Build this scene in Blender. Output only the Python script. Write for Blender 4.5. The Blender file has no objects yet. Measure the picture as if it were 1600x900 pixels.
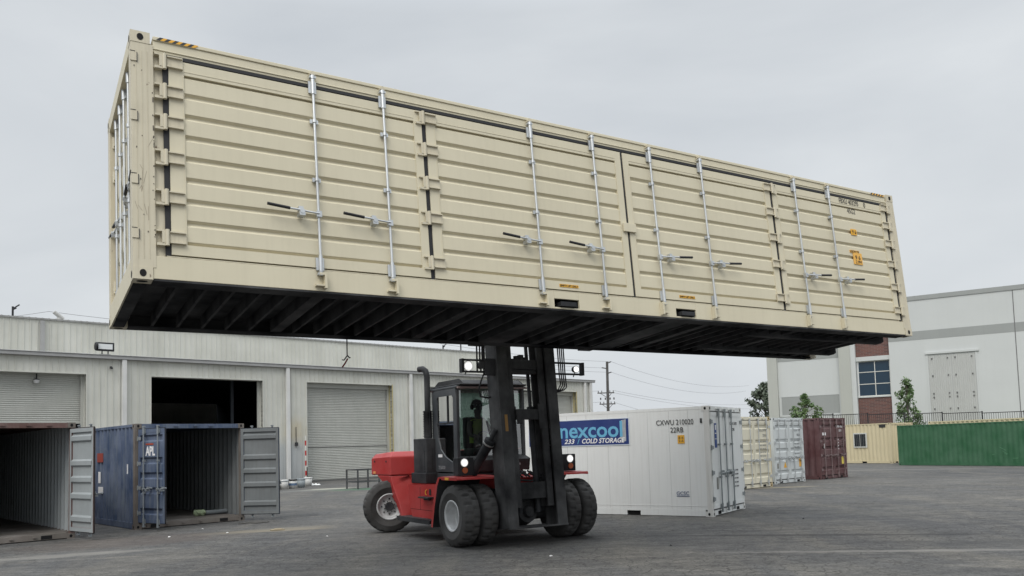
import bpy, math, random
from mathutils import Matrix, Vector, Euler
R = math.radians
rnd = random.Random(7)
C = bpy.context.scene.collection
scene = bpy.context.scene

# ------------------------------------------------------------------ camera
cam_d = bpy.data.cameras.new('camera'); cam = bpy.data.objects.new('camera', cam_d); C.objects.link(cam)
scene.camera = cam
cam_d.sensor_width = 36; cam_d.lens = 36*1274.71/1600
cam_d.shift_y = (612.67-450)/1600; cam_d.shift_x = (800-794.154)/1600
cam_d.clip_end = 1500; cam_d.clip_start = .05
pit, rol = .0662093, .0287911
RX = Matrix.Rotation(pit, 3, 'X')
right = RX @ Vector((math.cos(rol), 0, -math.sin(rol)))
up = RX @ Vector((math.sin(rol), 0, math.cos(rol)))
fwd = RX @ Vector((0, 1, 0))
Mx = Matrix((right, up, -fwd)).transposed().to_4x4()
Mx.translation = Vector((0, 0, 1.7746))
cam.matrix_world = Mx

# ------------------------------------------------------------------ world: overcast sky over a Nishita base
SUN_EL, SUN_AZ = R(48), R(200)     # azimuth measured clockwise from +Y: behind the camera, a little to the left
world = bpy.data.worlds.new('World'); scene.world = world; world.use_nodes = True
nt = world.node_tree; N = nt.nodes; Lk = nt.links; N.clear()
wout = N.new('ShaderNodeOutputWorld'); bg = N.new('ShaderNodeBackground'); bg.inputs['Strength'].default_value = .1
sky = N.new('ShaderNodeTexSky'); sky.sky_type = 'NISHITA'; sky.sun_disc = False
sky.sun_elevation = SUN_EL; sky.sun_rotation = SUN_AZ; sky.air_density = 1.5; sky.dust_density = 4; sky.ozone_density = 1
tc = N.new('ShaderNodeTexCoord'); sep = N.new('ShaderNodeSeparateXYZ'); Lk.new(tc.outputs['Generated'], sep.inputs[0])
mp = N.new('ShaderNodeMapping'); mp.inputs['Scale'].default_value = (1.0, 1.0, 2.6); Lk.new(tc.outputs['Generated'], mp.inputs[0])
nz = N.new('ShaderNodeTexNoise'); nz.inputs['Scale'].default_value = 1.7; nz.inputs['Detail'].default_value = 6; nz.inputs['Roughness'].default_value = .5; nz.inputs['Distortion'].default_value = .5
Lk.new(mp.outputs[0], nz.inputs[0])
cr = N.new('ShaderNodeValToRGB'); cr.color_ramp.elements[0].position = .30; cr.color_ramp.elements[1].position = .72
cr.color_ramp.elements[0].color = (5.3, 5.65, 6.05, 1); cr.color_ramp.elements[1].color = (6.95, 7.25, 7.5, 1)
Lk.new(nz.outputs['Fac'], cr.inputs[0])
# a cloud deck is brighter overhead than near the horizon
mr = N.new('ShaderNodeMapRange'); mr.inputs['From Min'].default_value = .48; mr.inputs['From Max'].default_value = .95
mr.inputs['To Min'].default_value = 1.0; mr.inputs['To Max'].default_value = 3.3
Lk.new(sep.outputs['Z'], mr.inputs['Value'])
mr2 = N.new('ShaderNodeMapRange'); mr2.inputs['From Min'].default_value = 0; mr2.inputs['From Max'].default_value = .22
mr2.inputs['To Min'].default_value = 1.07; mr2.inputs['To Max'].default_value = 1.0
Lk.new(sep.outputs['Z'], mr2.inputs['Value'])
mul = N.new('ShaderNodeMath'); mul.operation = 'MULTIPLY'; Lk.new(mr.outputs[0], mul.inputs[0]); Lk.new(mr2.outputs[0], mul.inputs[1])
vm = N.new('ShaderNodeVectorMath'); vm.operation = 'SCALE'; Lk.new(cr.outputs[0], vm.inputs[0]); Lk.new(mul.outputs[0], vm.inputs['Scale'])
mixw = N.new('ShaderNodeMixRGB'); mixw.inputs[0].default_value = .95; Lk.new(sky.outputs[0], mixw.inputs[1]); Lk.new(vm.outputs[0], mixw.inputs[2])
Lk.new(mixw.outputs[0], bg.inputs[0]); Lk.new(bg.outputs[0], wout.inputs[0])

sd = bpy.data.lights.new('sun', 'SUN'); sd.energy = 1.5; sd.angle = R(30); sd.color = (1, .96, .9)
so = bpy.data.objects.new('sun', sd); C.objects.link(so)
sv = Vector((math.sin(SUN_AZ)*math.cos(SUN_EL), math.cos(SUN_AZ)*math.cos(SUN_EL), math.sin(SUN_EL)))
so.rotation_euler = sv.to_track_quat('Z', 'Y').to_euler(); so.location = (0, 0, 40)
scene.view_settings.view_transform = 'Standard'; scene.view_settings.look = 'None'
scene.view_settings.exposure = 0.10; scene.view_settings.gamma = 1; scene.view_settings.use_curve_mapping = False
scene.cycles.use_denoising = True
scene.cycles.max_bounces = 6; scene.cycles.diffuse_bounces = 4; scene.cycles.transparent_max_bounces = 16

# ------------------------------------------------------------------ materials
def newmat(name):
    m = bpy.data.materials.new(name); m.use_nodes = True
    return m, m.node_tree, m.node_tree.nodes['Principled BSDF']
def simple(name, col, rough=.6, metal=0, emit=None, es=0):
    m, t, b = newmat(name)
    b.inputs['Base Color'].default_value = (*col, 1); b.inputs['Roughness'].default_value = rough; b.inputs['Metallic'].default_value = metal
    if emit: b.inputs['Emission Color'].default_value = (*emit, 1); b.inputs['Emission Strength'].default_value = es
    return m
def lerp(a, b, f): return tuple(x+(y-x)*f for x, y in zip(a, b))
def ramp(t, src, p0, p1, c0=(0, 0, 0, 1), c1=(1, 1, 1, 1)):
    r = t.nodes.new('ShaderNodeValToRGB'); r.color_ramp.elements[0].position = p0; r.color_ramp.elements[1].position = p1
    r.color_ramp.elements[0].color = c0; r.color_ramp.elements[1].color = c1; t.links.new(src, r.inputs[0]); return r.outputs[0]
def noise(t, vec, scale, det=4, rough=.55, dist=0):
    n = t.nodes.new('ShaderNodeTexNoise'); n.inputs['Scale'].default_value = scale; n.inputs['Detail'].default_value = det
    n.inputs['Roughness'].default_value = rough; n.inputs['Distortion'].default_value = dist; t.links.new(vec, n.inputs[0]); return n.outputs['Fac']
def mapping(t, vec, sc=(1, 1, 1), loc=(0, 0, 0)):
    n = t.nodes.new('ShaderNodeMapping'); n.inputs['Scale'].default_value = sc; n.inputs['Location'].default_value = loc; t.links.new(vec, n.inputs[0]); return n.outputs[0]
def mix(t, fac, a, b, mode='MIX'):
    n = t.nodes.new('ShaderNodeMixRGB'); n.blend_type = mode
    for i, v in enumerate((fac, a, b)):
        if isinstance(v, (int, float)): n.inputs[i].default_value = v
        elif isinstance(v, tuple): n.inputs[i].default_value = v if len(v) == 4 else (*v, 1)
        else: t.links.new(v, n.inputs[i])
    return n.outputs[0]
def paint(name, col, rough=.5, metal=0, mottle=.12, streak=.15, dirt=(.12, .10, .08), grime=.0, rust=0, rustcol=(.12, .045, .02), bump=.03, scale=1.0, fine=.0, spec=None):
    """painted sheet metal: mottling, run-down streaks, patches of grime and rust spots"""
    m, t, b = newmat(name)
    o = t.nodes.new('ShaderNodeTexCoord').outputs['Object']
    c = mix(t, ramp(t, noise(t, o, 1.3*scale, 5), .3, .7), lerp(col, (0, 0, 0), mottle)+(1,), lerp(col, (1, 1, 1), mottle*.35)+(1,))
    if streak:
        s = noise(t, mapping(t, o, (9, 9, .45)), 2.0*scale, 5, .6)
        f = t.nodes.new('ShaderNodeMath'); f.operation = 'MULTIPLY'; f.inputs[1].default_value = streak; t.links.new(ramp(t, s, .48, .75), f.inputs[0])
        c = mix(t, f.outputs[0], c, dirt)
    if grime:
        g = noise(t, o, .9*scale, 6, .7, .6)
        f = t.nodes.new('ShaderNodeMath'); f.operation = 'MULTIPLY'; f.inputs[1].default_value = grime; t.links.new(ramp(t, g, .5, .68), f.inputs[0])
        c = mix(t, f.outputs[0], c, dirt)
    if rust:
        g = noise(t, mapping(t, o, (1, 1, .6)), 6*scale, 8, .72, .3)
        p = .80-.32*rust
        c = mix(t, ramp(t, g, p, p+.03), c, rustcol)
    if fine:
        g = noise(t, o, 45, 3, .6)
        f = t.nodes.new('ShaderNodeMath'); f.operation = 'MULTIPLY'; f.inputs[1].default_value = fine; t.links.new(ramp(t, g, .4, .7), f.inputs[0])
        c = mix(t, f.outputs[0], c, dirt)
    t.links.new(c, b.inputs['Base Color'])
    b.inputs['Metallic'].default_value = metal
    if spec is not None: b.inputs['Specular IOR Level'].default_value = spec
    rr = t.nodes.new('ShaderNodeMapRange'); rr.inputs['To Min'].default_value = max(.05, rough-.12); rr.inputs['To Max'].default_value = min(1, rough+.15)
    t.links.new(noise(t, o, 4*scale, 4), rr.inputs['Value']); t.links.new(rr.outputs[0], b.inputs['Roughness'])
    if bump:
        bp = t.nodes.new('ShaderNodeBump'); bp.inputs['Strength'].default_value = .4; bp.inputs['Distance'].default_value = bump
        t.links.new(noise(t, o, 2.2, 3), bp.inputs['Height']); t.links.new(bp.outputs[0], b.inputs['Normal'])
    return m
def glassmat(name, tint, refl=.12):
    m = bpy.data.materials.new(name); m.use_nodes = True; t = m.node_tree; t.nodes.clear()
    o = t.nodes.new('ShaderNodeOutputMaterial'); tr = t.nodes.new('ShaderNodeBsdfTransparent'); tr.inputs[0].default_value = (*tint, 1)
    g = t.nodes.new('ShaderNodeBsdfGlossy'); g.inputs['Roughness'].default_value = .03
    fr = t.nodes.new('ShaderNodeFresnel'); fr.inputs[0].default_value = 1.5
    mx = t.nodes.new('ShaderNodeMixShader'); ad = t.nodes.new('ShaderNodeMath'); ad.operation = 'ADD'; ad.inputs[1].default_value = refl
    t.links.new(fr.outputs[0], ad.inputs[0]); t.links.new(ad.outputs[0], mx.inputs[0])
    t.links.new(tr.outputs[0], mx.inputs[1]); t.links.new(g.outputs[0], mx.inputs[2]); t.links.new(mx.outputs[0], o.inputs[0]); return m

BEIGE = paint('beige_paint', (.63, .575, .425), .5, mottle=.05, streak=.07, grime=.05, dirt=(.25, .22, .16), bump=.008)
BEIGE_POST = paint('beige_post_paint', (.60, .545, .41), .5, mottle=.07, streak=.25, grime=.10, rust=.42, rustcol=(.17, .12, .08), dirt=(.26, .22, .16), bump=.01, scale=1.8)
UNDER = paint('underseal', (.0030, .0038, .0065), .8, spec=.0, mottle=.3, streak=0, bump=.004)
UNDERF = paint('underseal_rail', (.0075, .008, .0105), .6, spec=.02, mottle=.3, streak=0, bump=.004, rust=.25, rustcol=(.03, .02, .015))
CHIP = simple('paint_chip_dark', (.05, .04, .035), .8); SCR = simple('paint_scratch', (.30, .25, .18), .7)
GASKET = simple('black_rubber', (.012, .012, .014), .6)
GALV = paint('galvanised_steel', (.62, .64, .65), .38, .75, mottle=.2, streak=0, bump=0)
GRIP = simple('black_grip', (.012, .012, .013), .5)
BLACKTXT = simple('black_lettering', (.03, .03, .03), .6)
YEL = simple('yellow_sticker', (.75, .40, .04), .6)
ORG = simple('orange_sticker', (.78, .43, .09), .6)
WHITE = simple('white_lettering', (.8, .8, .8), .6)
HOLE = simple('dark_recess', (.004, .004, .005), .9)
RED = paint('red_machine_paint', (.40, .022, .020), .38, mottle=.10, streak=.10, grime=.15, dirt=(.10, .03, .025), bump=.004)
DKGREY = paint('dark_grey_machine_paint', (.0070, .0085, .0115), .5, spec=.12, mottle=.2, streak=.05, bump=.003, dirt=(.05, .048, .046))
MASTM = paint('mast_steel_paint', (.0075, .008, .0095), .55, spec=.08, mottle=.3, streak=.2, grime=.2, bump=.003, dirt=(.022, .0215, .020))
CABM = paint('cab_paint', (.036, .042, .048), .42, mottle=.15, streak=.05, bump=.002, dirt=(.08, .08, .075))
TYRE = paint('tyre_rubber', (.016, .015, .014), .85, mottle=.2, streak=0, grime=.5, dirt=(.052, .046, .040), bump=.003, fine=.3)
RIM = paint('rim_silver', (.58, .59, .59), .45, .2, mottle=.2, streak=0, grime=.45, dirt=(.16, .14, .12), bump=0, scale=3)
LAMP = simple('lamp_lit', (1, 1, 1), .3, emit=(1, .97, .9), es=6)
REFL = simple('lamp_reflector', (.75, .76, .78), .25, .6, emit=(1, .97, .92), es=.55)
AMBER = simple('amber_lens', (.45, .10, .015), .3)
CABGLASS = glassmat('cab_glass', (.48, .54, .52), .22)
SIDEGLASS = glassmat('cab_side_glass', (.52, .70, .63), .08)

# ------------------------------------------------------------------ mesh builder
class MB:
    def __init__(s): s.v = []; s.f = []; s.m = []; s.s = []
    def add(s, v, f, mi=0, sm=False, T=None):
        o = len(s.v)
        s.v += [tuple(T @ Vector(p)) if T else tuple(p) for p in v]
        for q in f: s.f.append([i+o for i in q]); s.m.append(mi); s.s.append(sm)
        return s
    def box(s, x0, x1, y0, y1, z0, z1, mi=0, T=None):
        if x0 > x1: x0, x1 = x1, x0
        if y0 > y1: y0, y1 = y1, y0
        if z0 > z1: z0, z1 = z1, z0
        v = [(x0, y0, z0), (x1, y0, z0), (x1, y1, z0), (x0, y1, z0), (x0, y0, z1), (x1, y0, z1), (x1, y1, z1), (x0, y1, z1)]
        return s.add(v, [(0, 3, 2, 1), (4, 5, 6, 7), (0, 1, 5, 4), (1, 2, 6, 5), (2, 3, 7, 6), (3, 0, 4, 7)], mi, False, T)
    def cyl(s, p0, p1, r, r2=None, n=12, mi=0, caps=True, T=None):
        p0, p1 = Vector(p0), Vector(p1); r2 = r if r2 is None else r2
        d = (p1-p0).normalized(); a = d.orthogonal().normalized(); b = d.cross(a); v = []
        for k in range(n):
            t = 2*math.pi*k/n; e = a*math.cos(t)+b*math.sin(t); v += [p0+e*r, p1+e*r2]
        s.add(v, [(2*k, 2*((k+1) % n), 2*((k+1) % n)+1, 2*k+1) for k in range(n)], mi, True, T)
        if caps:
            s.add([v[2*k] for k in range(n)], [tuple(range(n))[::-1]], mi, False, T)
            s.add([v[2*k+1] for k in range(n)], [tuple(range(n))], mi, False, T)
        return s
    def tube(s, pts, r, n=8, mi=0, T=None):
        pts = [Vector(p) for p in pts]; rings = []; a = None
        for i, p in enumerate(pts):
            d = (pts[min(i+1, len(pts)-1)]-pts[max(i-1, 0)]).normalized()
            a = d.orthogonal().normalized() if a is None else (a-d*a.dot(d)).normalized()
            b = d.cross(a); rings.append([p+(a*math.cos(2*math.pi*k/n)+b*math.sin(2*math.pi*k/n))*r for k in range(n)])
        v = [q for g in rings for q in g]; f = []
        for i in range(len(rings)-1):
            for k in range(n): f.append((i*n+k, i*n+(k+1) % n, (i+1)*n+(k+1) % n, (i+1)*n+k))
        s.add(v, f, mi, True, T); s.add(rings[0], [tuple(range(n))[::-1]], mi, False, T); s.add(rings[-1], [tuple(range(n))], mi, False, T)
        return s
    def prism(s, poly, ax, a, b, mi=0, T=None):
        """poly: 2D points in the other two axes (in x,y,z order); extruded along ax from a to b"""
        def P(u, w, h):
            return {'x': (h, u, w), 'y': (u, h, w), 'z': (u, w, h)}[ax]
        n = len(poly); v = [P(u, w, a) for u, w in poly]+[P(u, w, b) for u, w in poly]
        return s.add(v, [tuple(range(n)), tuple(range(n, 2*n))[::-1]]+[(i, (i+1) % n, (i+1) % n+n, i+n) for i in range(n)], mi, False, T)
    def lathe(s, prof, n=32, mi=0, T=None, sm=True, mod=None):
        """prof: (r, h) pairs round the x axis"""
        v = []; f = []
        for j, (r, h) in enumerate(prof):
            for k in range(n):
                t = 2*math.pi*k/n; rr = r+(mod(j, k) if mod else 0); v.append((h, rr*math.cos(t), rr*math.sin(t)))
        for j in range(len(prof)-1):
            for k in range(n): f.append((j*n+k, j*n+(k+1) % n, (j+1)*n+(k+1) % n, (j+1)*n+k))
        return s.add(v, f, mi, sm, T)
    def zprof(s, u0, u1, prof, mi=0, T=None, flip=False):
        """sheet in the x-z plane: prof = (z, y) pairs"""
        v = [];
        for z, y in prof: v += [(u0, y, z), (u1, y, z)]
        return s.add(v, [(2*i, 2*i+1, 2*i+3, 2*i+2) for i in range(len(prof)-1)], mi, False, T)
    def corr(s, u0, u1, z0, z1, pitch=.28, dep=.036, y=0, mi=0, T=None, duty=(.07, .07, .07, .07)):
        """vertical corrugations along x"""
        x = u0; pts = [(u0, y)]
        a, b, c, d = [q/sum(duty)*pitch for q in duty]
        while x+pitch <= u1+1e-6:
            pts += [(x+a, y), (x+a+b, y+dep), (x+a+b+c, y+dep), (x+pitch, y)]; x += pitch
        if x < u1-1e-6: pts.append((u1, y))
        v = []
        for px, py in pts: v += [(px, py, z0), (px, py, z1)]
        return s.add(v, [(2*i, 2*i+2, 2*i+3, 2*i+1) for i in range(len(pts)-1)], mi, False, T)
    def build(s, name, mats, parent=None, loc=(0, 0, 0), rot=(0, 0, 0), bevel=0, T=None):
        me = bpy.data.meshes.new(name); me.from_pydata(s.v, [], s.f)
        if not isinstance(mats, (list, tuple)): mats = [mats]
        for m in mats: me.materials.append(m)
        me.polygons.foreach_set('material_index', s.m); me.polygons.foreach_set('use_smooth', s.s); me.update()
        o = bpy.data.objects.new(name, me); C.objects.link(o)
        if parent: o.parent = parent
        if T is not None: o.matrix_local = T
        else: o.location = loc; o.rotation_euler = rot
        if bevel:
            b = o.modifiers.new('b', 'BEVEL'); b.width = bevel; b.segments = 2; b.limit_method = 'ANGLE'; b.angle_limit = R(40)
        return o
def tag(o, label=None, cat=None, group=None, kind=None):
    if label: o['label'] = label
    if cat: o['category'] = cat
    if group: o['group'] = group
    if kind: o['kind'] = kind
    return o
def empty(name, loc=(0, 0, 0), rot=(0, 0, 0), M=None):
    o = bpy.data.objects.new(name, None); C.objects.link(o); o.empty_display_size = .3
    if M is not None: o.matrix_world = M
    else: o.location = loc; o.rotation_euler = rot
    return o
def rep(o, loc=None, parent=None, rot=None):
    """copy an object and its children"""
    c = o.copy(); C.objects.link(c); c.parent = parent if parent else o.parent
    if loc is not None: c.location = loc
    if rot is not None: c.rotation_euler = rot
    for ch in list(o.children): rep(ch, None, c)
    return c
def lettering(txt, mat, w, h, parent, T, name='lettering', bold=0, shear=0, spacing=1):
    """text fitted to a w x h box, facing -y of T (x right, z up), lower-left at T's origin"""
    cu = bpy.data.curves.new(name, 'FONT'); cu.body = txt; cu.offset = bold; cu.extrude = .0015; cu.resolution_u = 3; cu.shear = shear; cu.space_character = spacing
    tmp = bpy.data.objects.new('tmp', cu); C.objects.link(tmp); bpy.context.view_layer.update()
    me = bpy.data.meshes.new_from_object(tmp.evaluated_get(bpy.context.evaluated_depsgraph_get())); bpy.data.objects.remove(tmp)
    xs = [v.co.x for v in me.vertices]; ys = [v.co.y for v in me.vertices]
    sx = w/(max(xs)-min(xs)); sy = h/(max(ys)-min(ys)); x0, y0 = min(xs), min(ys)
    for v in me.vertices: v.co = Vector(((v.co.x-x0)*sx, -v.co.z, (v.co.y-y0)*sy))
    me.materials.clear(); me.materials.append(mat); me.name = name
    o = bpy.data.objects.new(name, me); C.objects.link(o); o.parent = parent; o.matrix_local = T
    return o
def TR(x, y, z, rz=0, rx=0, ry=0): return Matrix.Translation((x, y, z)) @ Euler((rx, ry, rz)).to_matrix().to_4x4()
LEFTSIDE = lambda y, z, x=-.003: TR(x, y, z, rz=-math.pi/2)      # plane facing -x, text running towards -y

# ------------------------------------------------------------------ ground
def ground():
    m, t, b = newmat('yard_asphalt')
    o = t.nodes.new('ShaderNodeTexCoord').outputs['Object']
    c = mix(t, ramp(t, noise(t, o, .10, 6, .6, .4), .35, .68), (.072, .073, .075, 1), (.104, .103, .100, 1))
    c = mix(t, ramp(t, noise(t, mapping(t, o, (1, .35, 1)), .7, 8, .68, .6), .42, .66), c, (.120, .115, .105, 1))
    c = mix(t, ramp(t, noise(t, mapping(t, o, (.35, 1.4, 1), (3, 8, 0)), .55, 8, .7, 1.0), .60, .70), c, (.150, .142, .126, 1))
    sp = noise(t, o, 26, 5, .8); c = mix(t, .9, c, ramp(t, sp, .28, .72, (.22, .22, .22, 1), (.82, .82, .82, 1)), 'OVERLAY')
    md = noise(t, o, 5.5, 7, .75, .5); c = mix(t, .5, c, ramp(t, md, .34, .66, (.28, .28, .28, 1), (.74, .73, .71, 1)), 'OVERLAY')
    wd = noise(t, mapping(t, o, (.5, 2.2, 1), (1, 5, 0)), .9, 8, .72, 1.2); c = mix(t, .7, c, ramp(t, wd, .36, .66, (.33, .33, .34, 1), (.70, .69, .67, 1)), 'OVERLAY')
    gr = noise(t, o, 110, 2, .6); c = mix(t, .5, c, ramp(t, gr, .3, .7, (.35, .35, .35, 1), (.68, .68, .68, 1)), 'OVERLAY')
    # cracks
    def cracks(scale, width, maskscale, lo, hi, seed):
        vo = t.nodes.new('ShaderNodeTexVoronoi'); vo.feature = 'DISTANCE_TO_EDGE'; vo.inputs['Scale'].default_value = scale
        nn = t.nodes.new('ShaderNodeTexNoise'); nn.inputs['Scale'].default_value = scale*2.3; nn.inputs['Detail'].default_value = 5; t.links.new(o, nn.inputs[0])
        va = t.nodes.new('ShaderNodeVectorMath'); va.operation = 'SCALE'; va.inputs['Scale'].default_value = .55/scale*1.2; t.links.new(nn.outputs['Color'], va.inputs[0])
        vb = t.nodes.new('ShaderNodeVectorMath'); vb.operation = 'ADD'; t.links.new(o, vb.inputs[0]); t.links.new(va.outputs[0], vb.inputs[1])
        t.links.new(mapping(t, vb.outputs[0], (1, 1, 1), seed), vo.inputs['Vector'])
        k = ramp(t, vo.outputs['Distance'], 0, width, (1, 1, 1, 1), (0, 0, 0, 1))
        ms = ramp(t, noise(t, mapping(t, o, (1, 1, 1), seed), maskscale, 4), lo, hi)
        return mix(t, 1.0, k, ms, 'MULTIPLY')
    k1 = cracks(.45, .010, .22, .48, .56, (3, 1, 0)); k2 = cracks(3.2, .045, .30, .42, .54, (7, 4, 0))
    k2h = mix(t, 1.0, k2, (.85, .85, .85, 1), 'MULTIPLY')
    c = mix(t, mix(t, 1.0, k1, (.6, .6, .6, 1), 'MULTIPLY'), c, (.035, .034, .033, 1)); c = mix(t, k2h, c, (.040, .039, .037, 1))
    # paint spills, worn patches and darker areas: ellipses with ragged edges, given in yard metres
    def patch(c, x, y, rx, ry, ang, col, amt, soft=.5, rag=1.2):
        v = t.nodes.new('ShaderNodeMapping'); v.vector_type = 'TEXTURE'; v.inputs['Location'].default_value = (x, y, 0); v.inputs['Rotation'].default_value = (0, 0, R(ang)); v.inputs['Scale'].default_value = (rx, ry, 1)
        t.links.new(o, v.inputs[0])
        ln = t.nodes.new('ShaderNodeVectorMath'); ln.operation = 'LENGTH'; t.links.new(v.outputs[0], ln.inputs[0])
        ad = t.nodes.new('ShaderNodeMath'); ad.operation = 'MULTIPLY_ADD'; ad.inputs[1].default_value = rag; t.links.new(noise(t, o, 1.6, 7, .72), ad.inputs[0]); t.links.new(ln.outputs['Value'], ad.inputs[2])
        f = t.nodes.new('ShaderNodeMapRange'); f.inputs['From Min'].default_value = 1.0+rag*.5-soft; f.inputs['From Max'].default_value = 1.0+rag*.5; f.inputs['To Min'].default_value = amt; f.inputs['To Max'].default_value = 0
        t.links.new(ad.outputs[0], f.inputs['Value'])
        return mix(t, f.outputs[0], c, col)
    c = patch(c, -5.5, 38.2, 3.6, 1.3, 20, (.06, .14, .08, 1), .7)
    c = patch(c, -8.6, 38.9, 1.6, .6, 30, (.40, .40, .33, 1), .9); c = patch(c, -5.3, 18.9, 1.4, .3, 15, (.22, .19, .14, 1), .6)
    c = patch(c, -9.6, 37.6, 2.4, .9, 35, (.17, .17, .16, 1), .6)
    c = patch(c, 14.6, 21.6, 1.5, .55, 5, (.40, .35, .24, 1), .75, .8)
    c = patch(c, -8.0, 17.4, 2.8, 1.5, 30, (.085, .068, .060, 1), .5)
    c = patch(c, -8.2, 15.2, 2.0, .35, 25, (.22, .21, .19, 1), .6)
    c = patch(c, -5.6, 19.0, 1.8, .5, 25, (.19, .17, .13, 1), .6)
    c = patch(c, 6.5, 12.6, 4.2, .16, -8, (.26, .25, .23, 1), .55, .8, 1.6)
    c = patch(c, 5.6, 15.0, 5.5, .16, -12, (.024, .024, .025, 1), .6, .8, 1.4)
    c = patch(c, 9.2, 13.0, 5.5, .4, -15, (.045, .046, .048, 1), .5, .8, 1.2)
    c = patch(c, 0.2, 15.6, 3.2, 2.2, 30, (.032, .032, .034, 1), .5, .9, 1.0)  # darker soft-edged ellipse centred on the forklift
    c = patch(c, 9.8, 29.8, 2.0, .4, 10, (.26, .23, .16, 1), .6)
    c = patch(c, 20, 42, 6, .5, -20, (.22, .21, .2, 1), .5)
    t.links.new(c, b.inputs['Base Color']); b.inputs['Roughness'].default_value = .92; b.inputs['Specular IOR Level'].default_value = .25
    bp = t.nodes.new('ShaderNodeBump'); bp.inputs['Strength'].default_value = .6; bp.inputs['Distance'].default_value = .02
    h = mix(t, .5, sp, noise(t, o, 3, 5)); h = mix(t, k1, h, (0, 0, 0, 1)); t.links.new(h, bp.inputs['Height']); t.links.new(bp.outputs[0], b.inputs['Normal'])
    g = MB(); g.add([(-500, -300, 0), (500, -300, 0), (500, 900, 0), (-500, 900, 0)], [(0, 1, 2, 3)])
    tag(g.build('ground', m), kind='structure', label='grey cracked asphalt yard')
ground()

# ------------------------------------------------------------------ shared container pieces
def casting(parent, x, y, z, sx, sy, sz, mat, face='y'):
    """corner casting with its oval openings; x,y,z is the outer corner, sx.. the direction inward"""
    g = MB(); W_, D_, H_ = .178, .162, .118
    if face == 'x': W_, D_ = D_, W_
    g.box(x, x+sx*W_, y, y+sy*D_, z, z+sz*H_)
    cx, cz = x+sx*W_*.5, z+sz*H_*.5; cy = y+sy*D_*.5
    def oval(c, n, u, w, ru, rw):
        c = Vector(c); n = Vector(n); u = Vector(u); w = Vector(w); k = 16
        pts = [c+n*.003+u*ru*math.cos(2*math.pi*i/k)+w*rw*math.sin(2*math.pi*i/k) for i in range(k)]
        g.add(pts, [tuple(range(k))], 1)
    oval((cx, y, cz), (0, -sy, 0), (1, 0, 0), (0, 0, 1), .030, .036)
    oval((x, cy, cz), (-sx, 0, 0), (0, 1, 0), (0, 0, 1), .028, .036)
    oval((cx, cy, z), (0, 0, -sz), (1, 0, 0), (0, 1, 0), .05, .03)
    return g.build('corner_casting', [mat, HOLE], parent)
def rod_mesh(z0, z1, x, y, guides, r=.0145, plate=.085):
    """lock rod with guides, end plates and cams; outward is -y"""
    g = MB(); g.cyl((x, y, z0), (x, y, z1), r, n=12)
    for z in guides:
        g.box(x-.045, x+.045, y+.012, y+.036, z-.022, z+.022); g.cyl((x, y, z-.018), (x, y, z+.018), r+.009, n=12)
    for z in (z0+.13, z1-.13):
        g.box(x-.045, x+.040, y+.014, y+.034, z-plate*.8, z+plate*.8)
        g.cyl((x, y, z-.085), (x, y, z+.085), r+.008, n=12)
    for z, s in ((z0+.02, 1), (z1-.02, -1)):
        g.cyl((x, y, z-.02), (x, y, z+.02), r+.011, n=10); g.box(x-.035, x+.035, y-.012, y+.035, z-.012*s, z+.01*s)
    return g
def handle_mesh(x, y, z, d, ln=.55):
    """lock handle reaching from the rod at x in direction d"""
    g = MB(); g.box(x-.028, x+.028, y-.03, y+.018, z-.035, z+.03, 0)
    g.tube([(x, y-.028, z), (x+d*.12, y-.032, z+.004), (x+d*.2, y-.045, z+.008), (x+d*ln*.62, y-.05, z+.012)], .011, 8, 0)
    g.tube([(x+d*ln*.58, y-.05, z+.012), (x+d*ln, y-.055, z+.03)], .017, 8, 1)
    g.box(x+d*.16, x+d*.22, y-.06, y+.036, z-.05, z-.012, 0); g.box(x+d*.165, x+d*.215, y-.02, y+.036, z+.018, z+.06, 0)
    g.cyl((x+d*.19, y-.065, z-.005), (x+d*.19, y-.02, z-.005), .026, n=12)
    return g

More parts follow.
